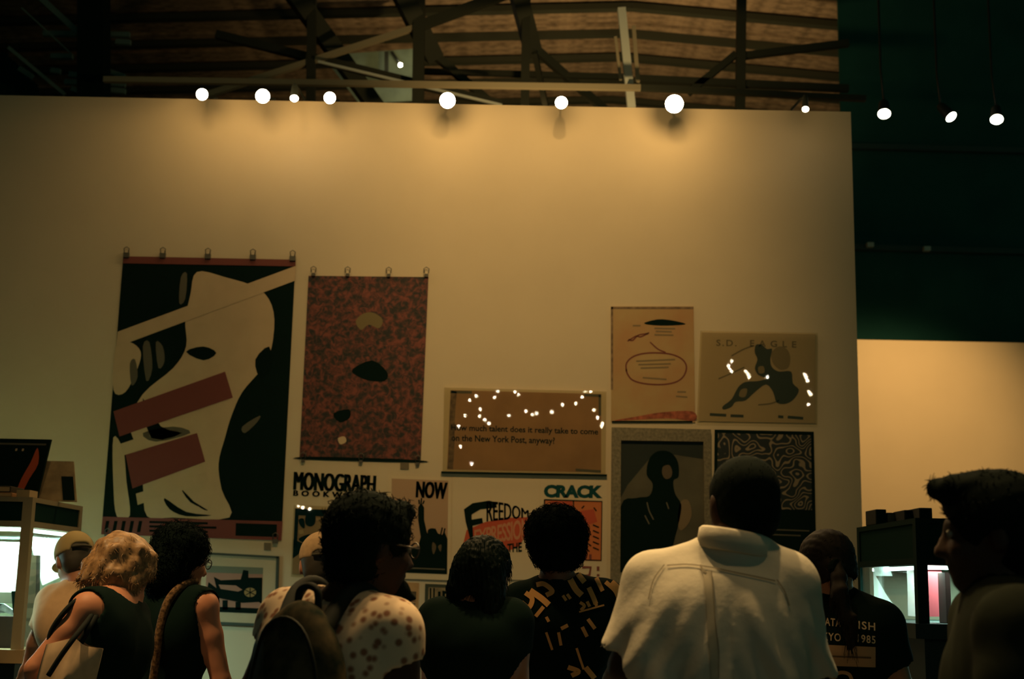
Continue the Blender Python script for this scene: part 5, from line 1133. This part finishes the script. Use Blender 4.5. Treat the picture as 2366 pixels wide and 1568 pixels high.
# --- blond woman bent forward
Y = 4.65
p = Person('bent woman with short blond hair carrying a pale tote bag', W(284, 1322, Y + 0.10), 0.93, rot(-62, -34, 0), W(262, 1390, Y + 0.02), W(205, 1410, Y - 0.14), W(300, 1432, Y + 0.18), W(84, 1545, Y - 0.2), W(296, 1600, Y + 0.16), W(90, 1640, Y + 0.05), W(300, 1660, Y + 0.3), SK_L, hip=(W(255, 1500, Y)[0] - 0.08, Y - 0.10), waist=0.92)
p.build(); p.trousers(C_dark)
p.top(C_dark, 0.012, 0, 0, 0.078, 0.003, 24, 7.0, 'tank_top', wide_neck=0.02)
F = Field(p.H - 0.24, p.H + 0.24, 0.005); L = p.L
F.ell(L((0, -0.016, 0.04)), (0.092, 0.112, 0.094), p.R, 0.02); F.ell(L((0, -0.05, -0.035)), (0.092, 0.08, 0.08), p.R, 0.03); locks(F, p, 26, 0.020, 0.008, -0.10, 1.08, 4)
w1 = wob(90, 0.7); w2 = wob(230, 0.3); F.disp(lambda x, y, z: 0.004 * w1(x, y, z * 0.5) + 0.0015 * w2(x, y, z)); F.ell(L((0, 0.135, -0.05)), (0.075, 0.08, 0.10), p.R, 0.01, 's')
hr = field_obj('hair', F, HBl, p.o, 1); curls('hair_strands', hr, 2200, 0.035, 0.0014, HBl, p.o, 11, 0.4, out=0.15, grav=0.3)
# tote bag under her arm
Yt = Y - 0.24
tb = empty('tote_bag', W(150, 1640, Yt)); tag(tb, 'pale canvas tote bag with black handles under the blond woman’s arm'.replace('’', "'"), 'bag')
top = smooth_line([W(108, 1488, Yt), W(150, 1478, Yt), W(178, 1474, Yt), W(200, 1490, Yt), W(238, 1498, Yt)], 5); bot = [W(x, y, Yt) for x, y in ((55, 1690), (190, 1720))]
vs, fs = [], []; nt_ = len(top); rows = 12
for side in (-1, 1):
    for r in range(rows + 1):
        v = r / rows
        for i, q in enumerate(top):
            u = i / (nt_ - 1); b_ = bot[0] * (1 - u) + bot[1] * u; pt = q * (1 - v) + b_ * v
            bulge = 0.005 + 0.045 * math.sin(math.pi * u) * math.sin(math.pi * min(1, 0.12 + v * 0.9)) + 0.006 * math.sin(9 * u + 5 * v) * (v > 0.02)
            vs.append(pt + np.array([0, side * bulge, 0]))
K = (rows + 1) * nt_
for sd in (0, 1):
    for r in range(rows):
        for i in range(nt_ - 1):
            a = sd * K + r * nt_ + i; q = (a, a + 1, a + nt_ + 1, a + nt_); fs.append(q if sd else q[::-1])
for r in range(rows):
    for i in (0, nt_ - 1): a = r * nt_ + i; fs.append((a, a + nt_, K + a + nt_, K + a))
mk('bag_body', vs, fs, mat('canvas_cream', (0.62, 0.44, 0.28), 0.9, 0.1, var=0.06, scale=40), tb, smooth=True)
M_strap = mat('strap_black', (0.010, 0.014, 0.012), 0.8, 0.2)
tube('bag_handle', smooth_line([W(112, 1560, Yt - 0.06), W(140, 1516, Yt - 0.065), W(172, 1472, Yt - 0.05), W(205, 1430, Yt + 0.03), W(224, 1402, Yt + 0.10), W(212, 1384, Yt + 0.12), W(196, 1380, Yt + 0.10), W(170, 1392, Yt + 0.06), W(140, 1424, Yt + 0.04), W(118, 1460, Yt + 0.04), W(112, 1495, Yt + 0.04)], 5), 0.009, M_strap, tb, 8)
tube('bag_handle', smooth_line([W(186, 1484, Yt + 0.02), W(205, 1450, Yt + 0.02), W(226, 1412, Yt + 0.08), W(216, 1390, Yt + 0.12)], 5), 0.011, M_strap, tb, 8)

# --- man in cap at the left case
def baseball_cap(p, m, mband, t=0.013):
    c = empty('baseball_cap', p.L((0, 0, 0.03))); F = Field(p.H - 0.2, p.H + 0.22, 0.006); L = p.L
    F.ell(L((0, -0.012, 0.042)), np.array((0.076 + t, 0.096 + t, 0.086 + t)) * p.hs, p.R, 0.01); F.plane_cut(L((0, 0, 0.022)), p.R @ np.array([0, 0.05, -1.0]))
    F.cap(L((-0.02, -0.11, 0.02)), L((0.02, -0.11, 0.02)), 0.026, 0.026, 0.004, 's')
    field_obj('crown', F, m, c)
    F = Field(p.H - 0.22, p.H + 0.24, 0.006); F.ell(L((0, 0.085, 0.020)), (0.075, 0.088, 0.012), p.R, 0.01); F.ell(L((0, -0.01, 0.012)), (0.078, 0.10, 0.05), p.R, 0.004, 's'); field_obj('brim', F, m, c)
    tube('back_strap', [L((0.095 * math.sin(a), -0.012 - 0.113 * math.cos(a), 0.026)) for a in np.linspace(-0.5, 0.5, 9)], 0.006, mband, c, 6)
    lathe('button', [(0, 0.008), (0.004, 0.006), (0.006, 0.002)], L((0, -0.012, 0.042 + 0.086 + t)), p.R @ np.array([0, 0, 1.0]), m, c, 10)
    return c
Y = 6.12
p = Person('man in a cream shirt leaning at the lit left case', W(172, 1298, Y + 0.05), 0.98, rot(34, -24, 2), W(192, 1352, Y), W(122, 1392, Y + 0.02), W(252, 1388, Y - 0.02), W(88, 1470, Y + 0.05), W(268, 1500, Y + 0.1), W(68, 1520, Y + 0.08), W(240, 1560, Y + 0.3), SK_M, hip=(W(190, 1450, Y)[0], Y - 0.1))
p.build(); p.trousers(C_denim)
p.top(C_cream, 0.016, 0.85, 0.062, 0.070, 0.004, 22, 8.0)
cap_hair(p, HG, 0.006, noise=0.001)
tag(baseball_cap(p, C_cap, mat('cap_strap_dark', (0.05, 0.045, 0.025))), 'tan baseball cap on the man leaning at the lit left case', 'cap')

# --- capped visitor half hidden behind the near man
Y = 5.5
p = Person('visitor in a stone-coloured cap half hidden behind the near man', W(740, 1308, Y), 0.98, rot(14, -10, 0), W(742, 1380, Y), W(690, 1424, Y), W(850, 1424, Y), W(690, 1560, Y + 0.05), W(860, 1560, Y + 0.05), W(710, 1640, Y + 0.2), W(840, 1640, Y + 0.2), SK_M)
p.build(); p.trousers(C_dark); p.top(C_dark, 0.014, 0.6, 0.062, 0.070, 0.003, 22, 9.0)
cap_hair(p, HG, 0.008, noise=0.001)
tag(baseball_cap(p, C_capb, mat('cap_strap_dark', (0.05, 0.045, 0.025))), 'stone-coloured cap beside the near dark-haired man', 'cap')
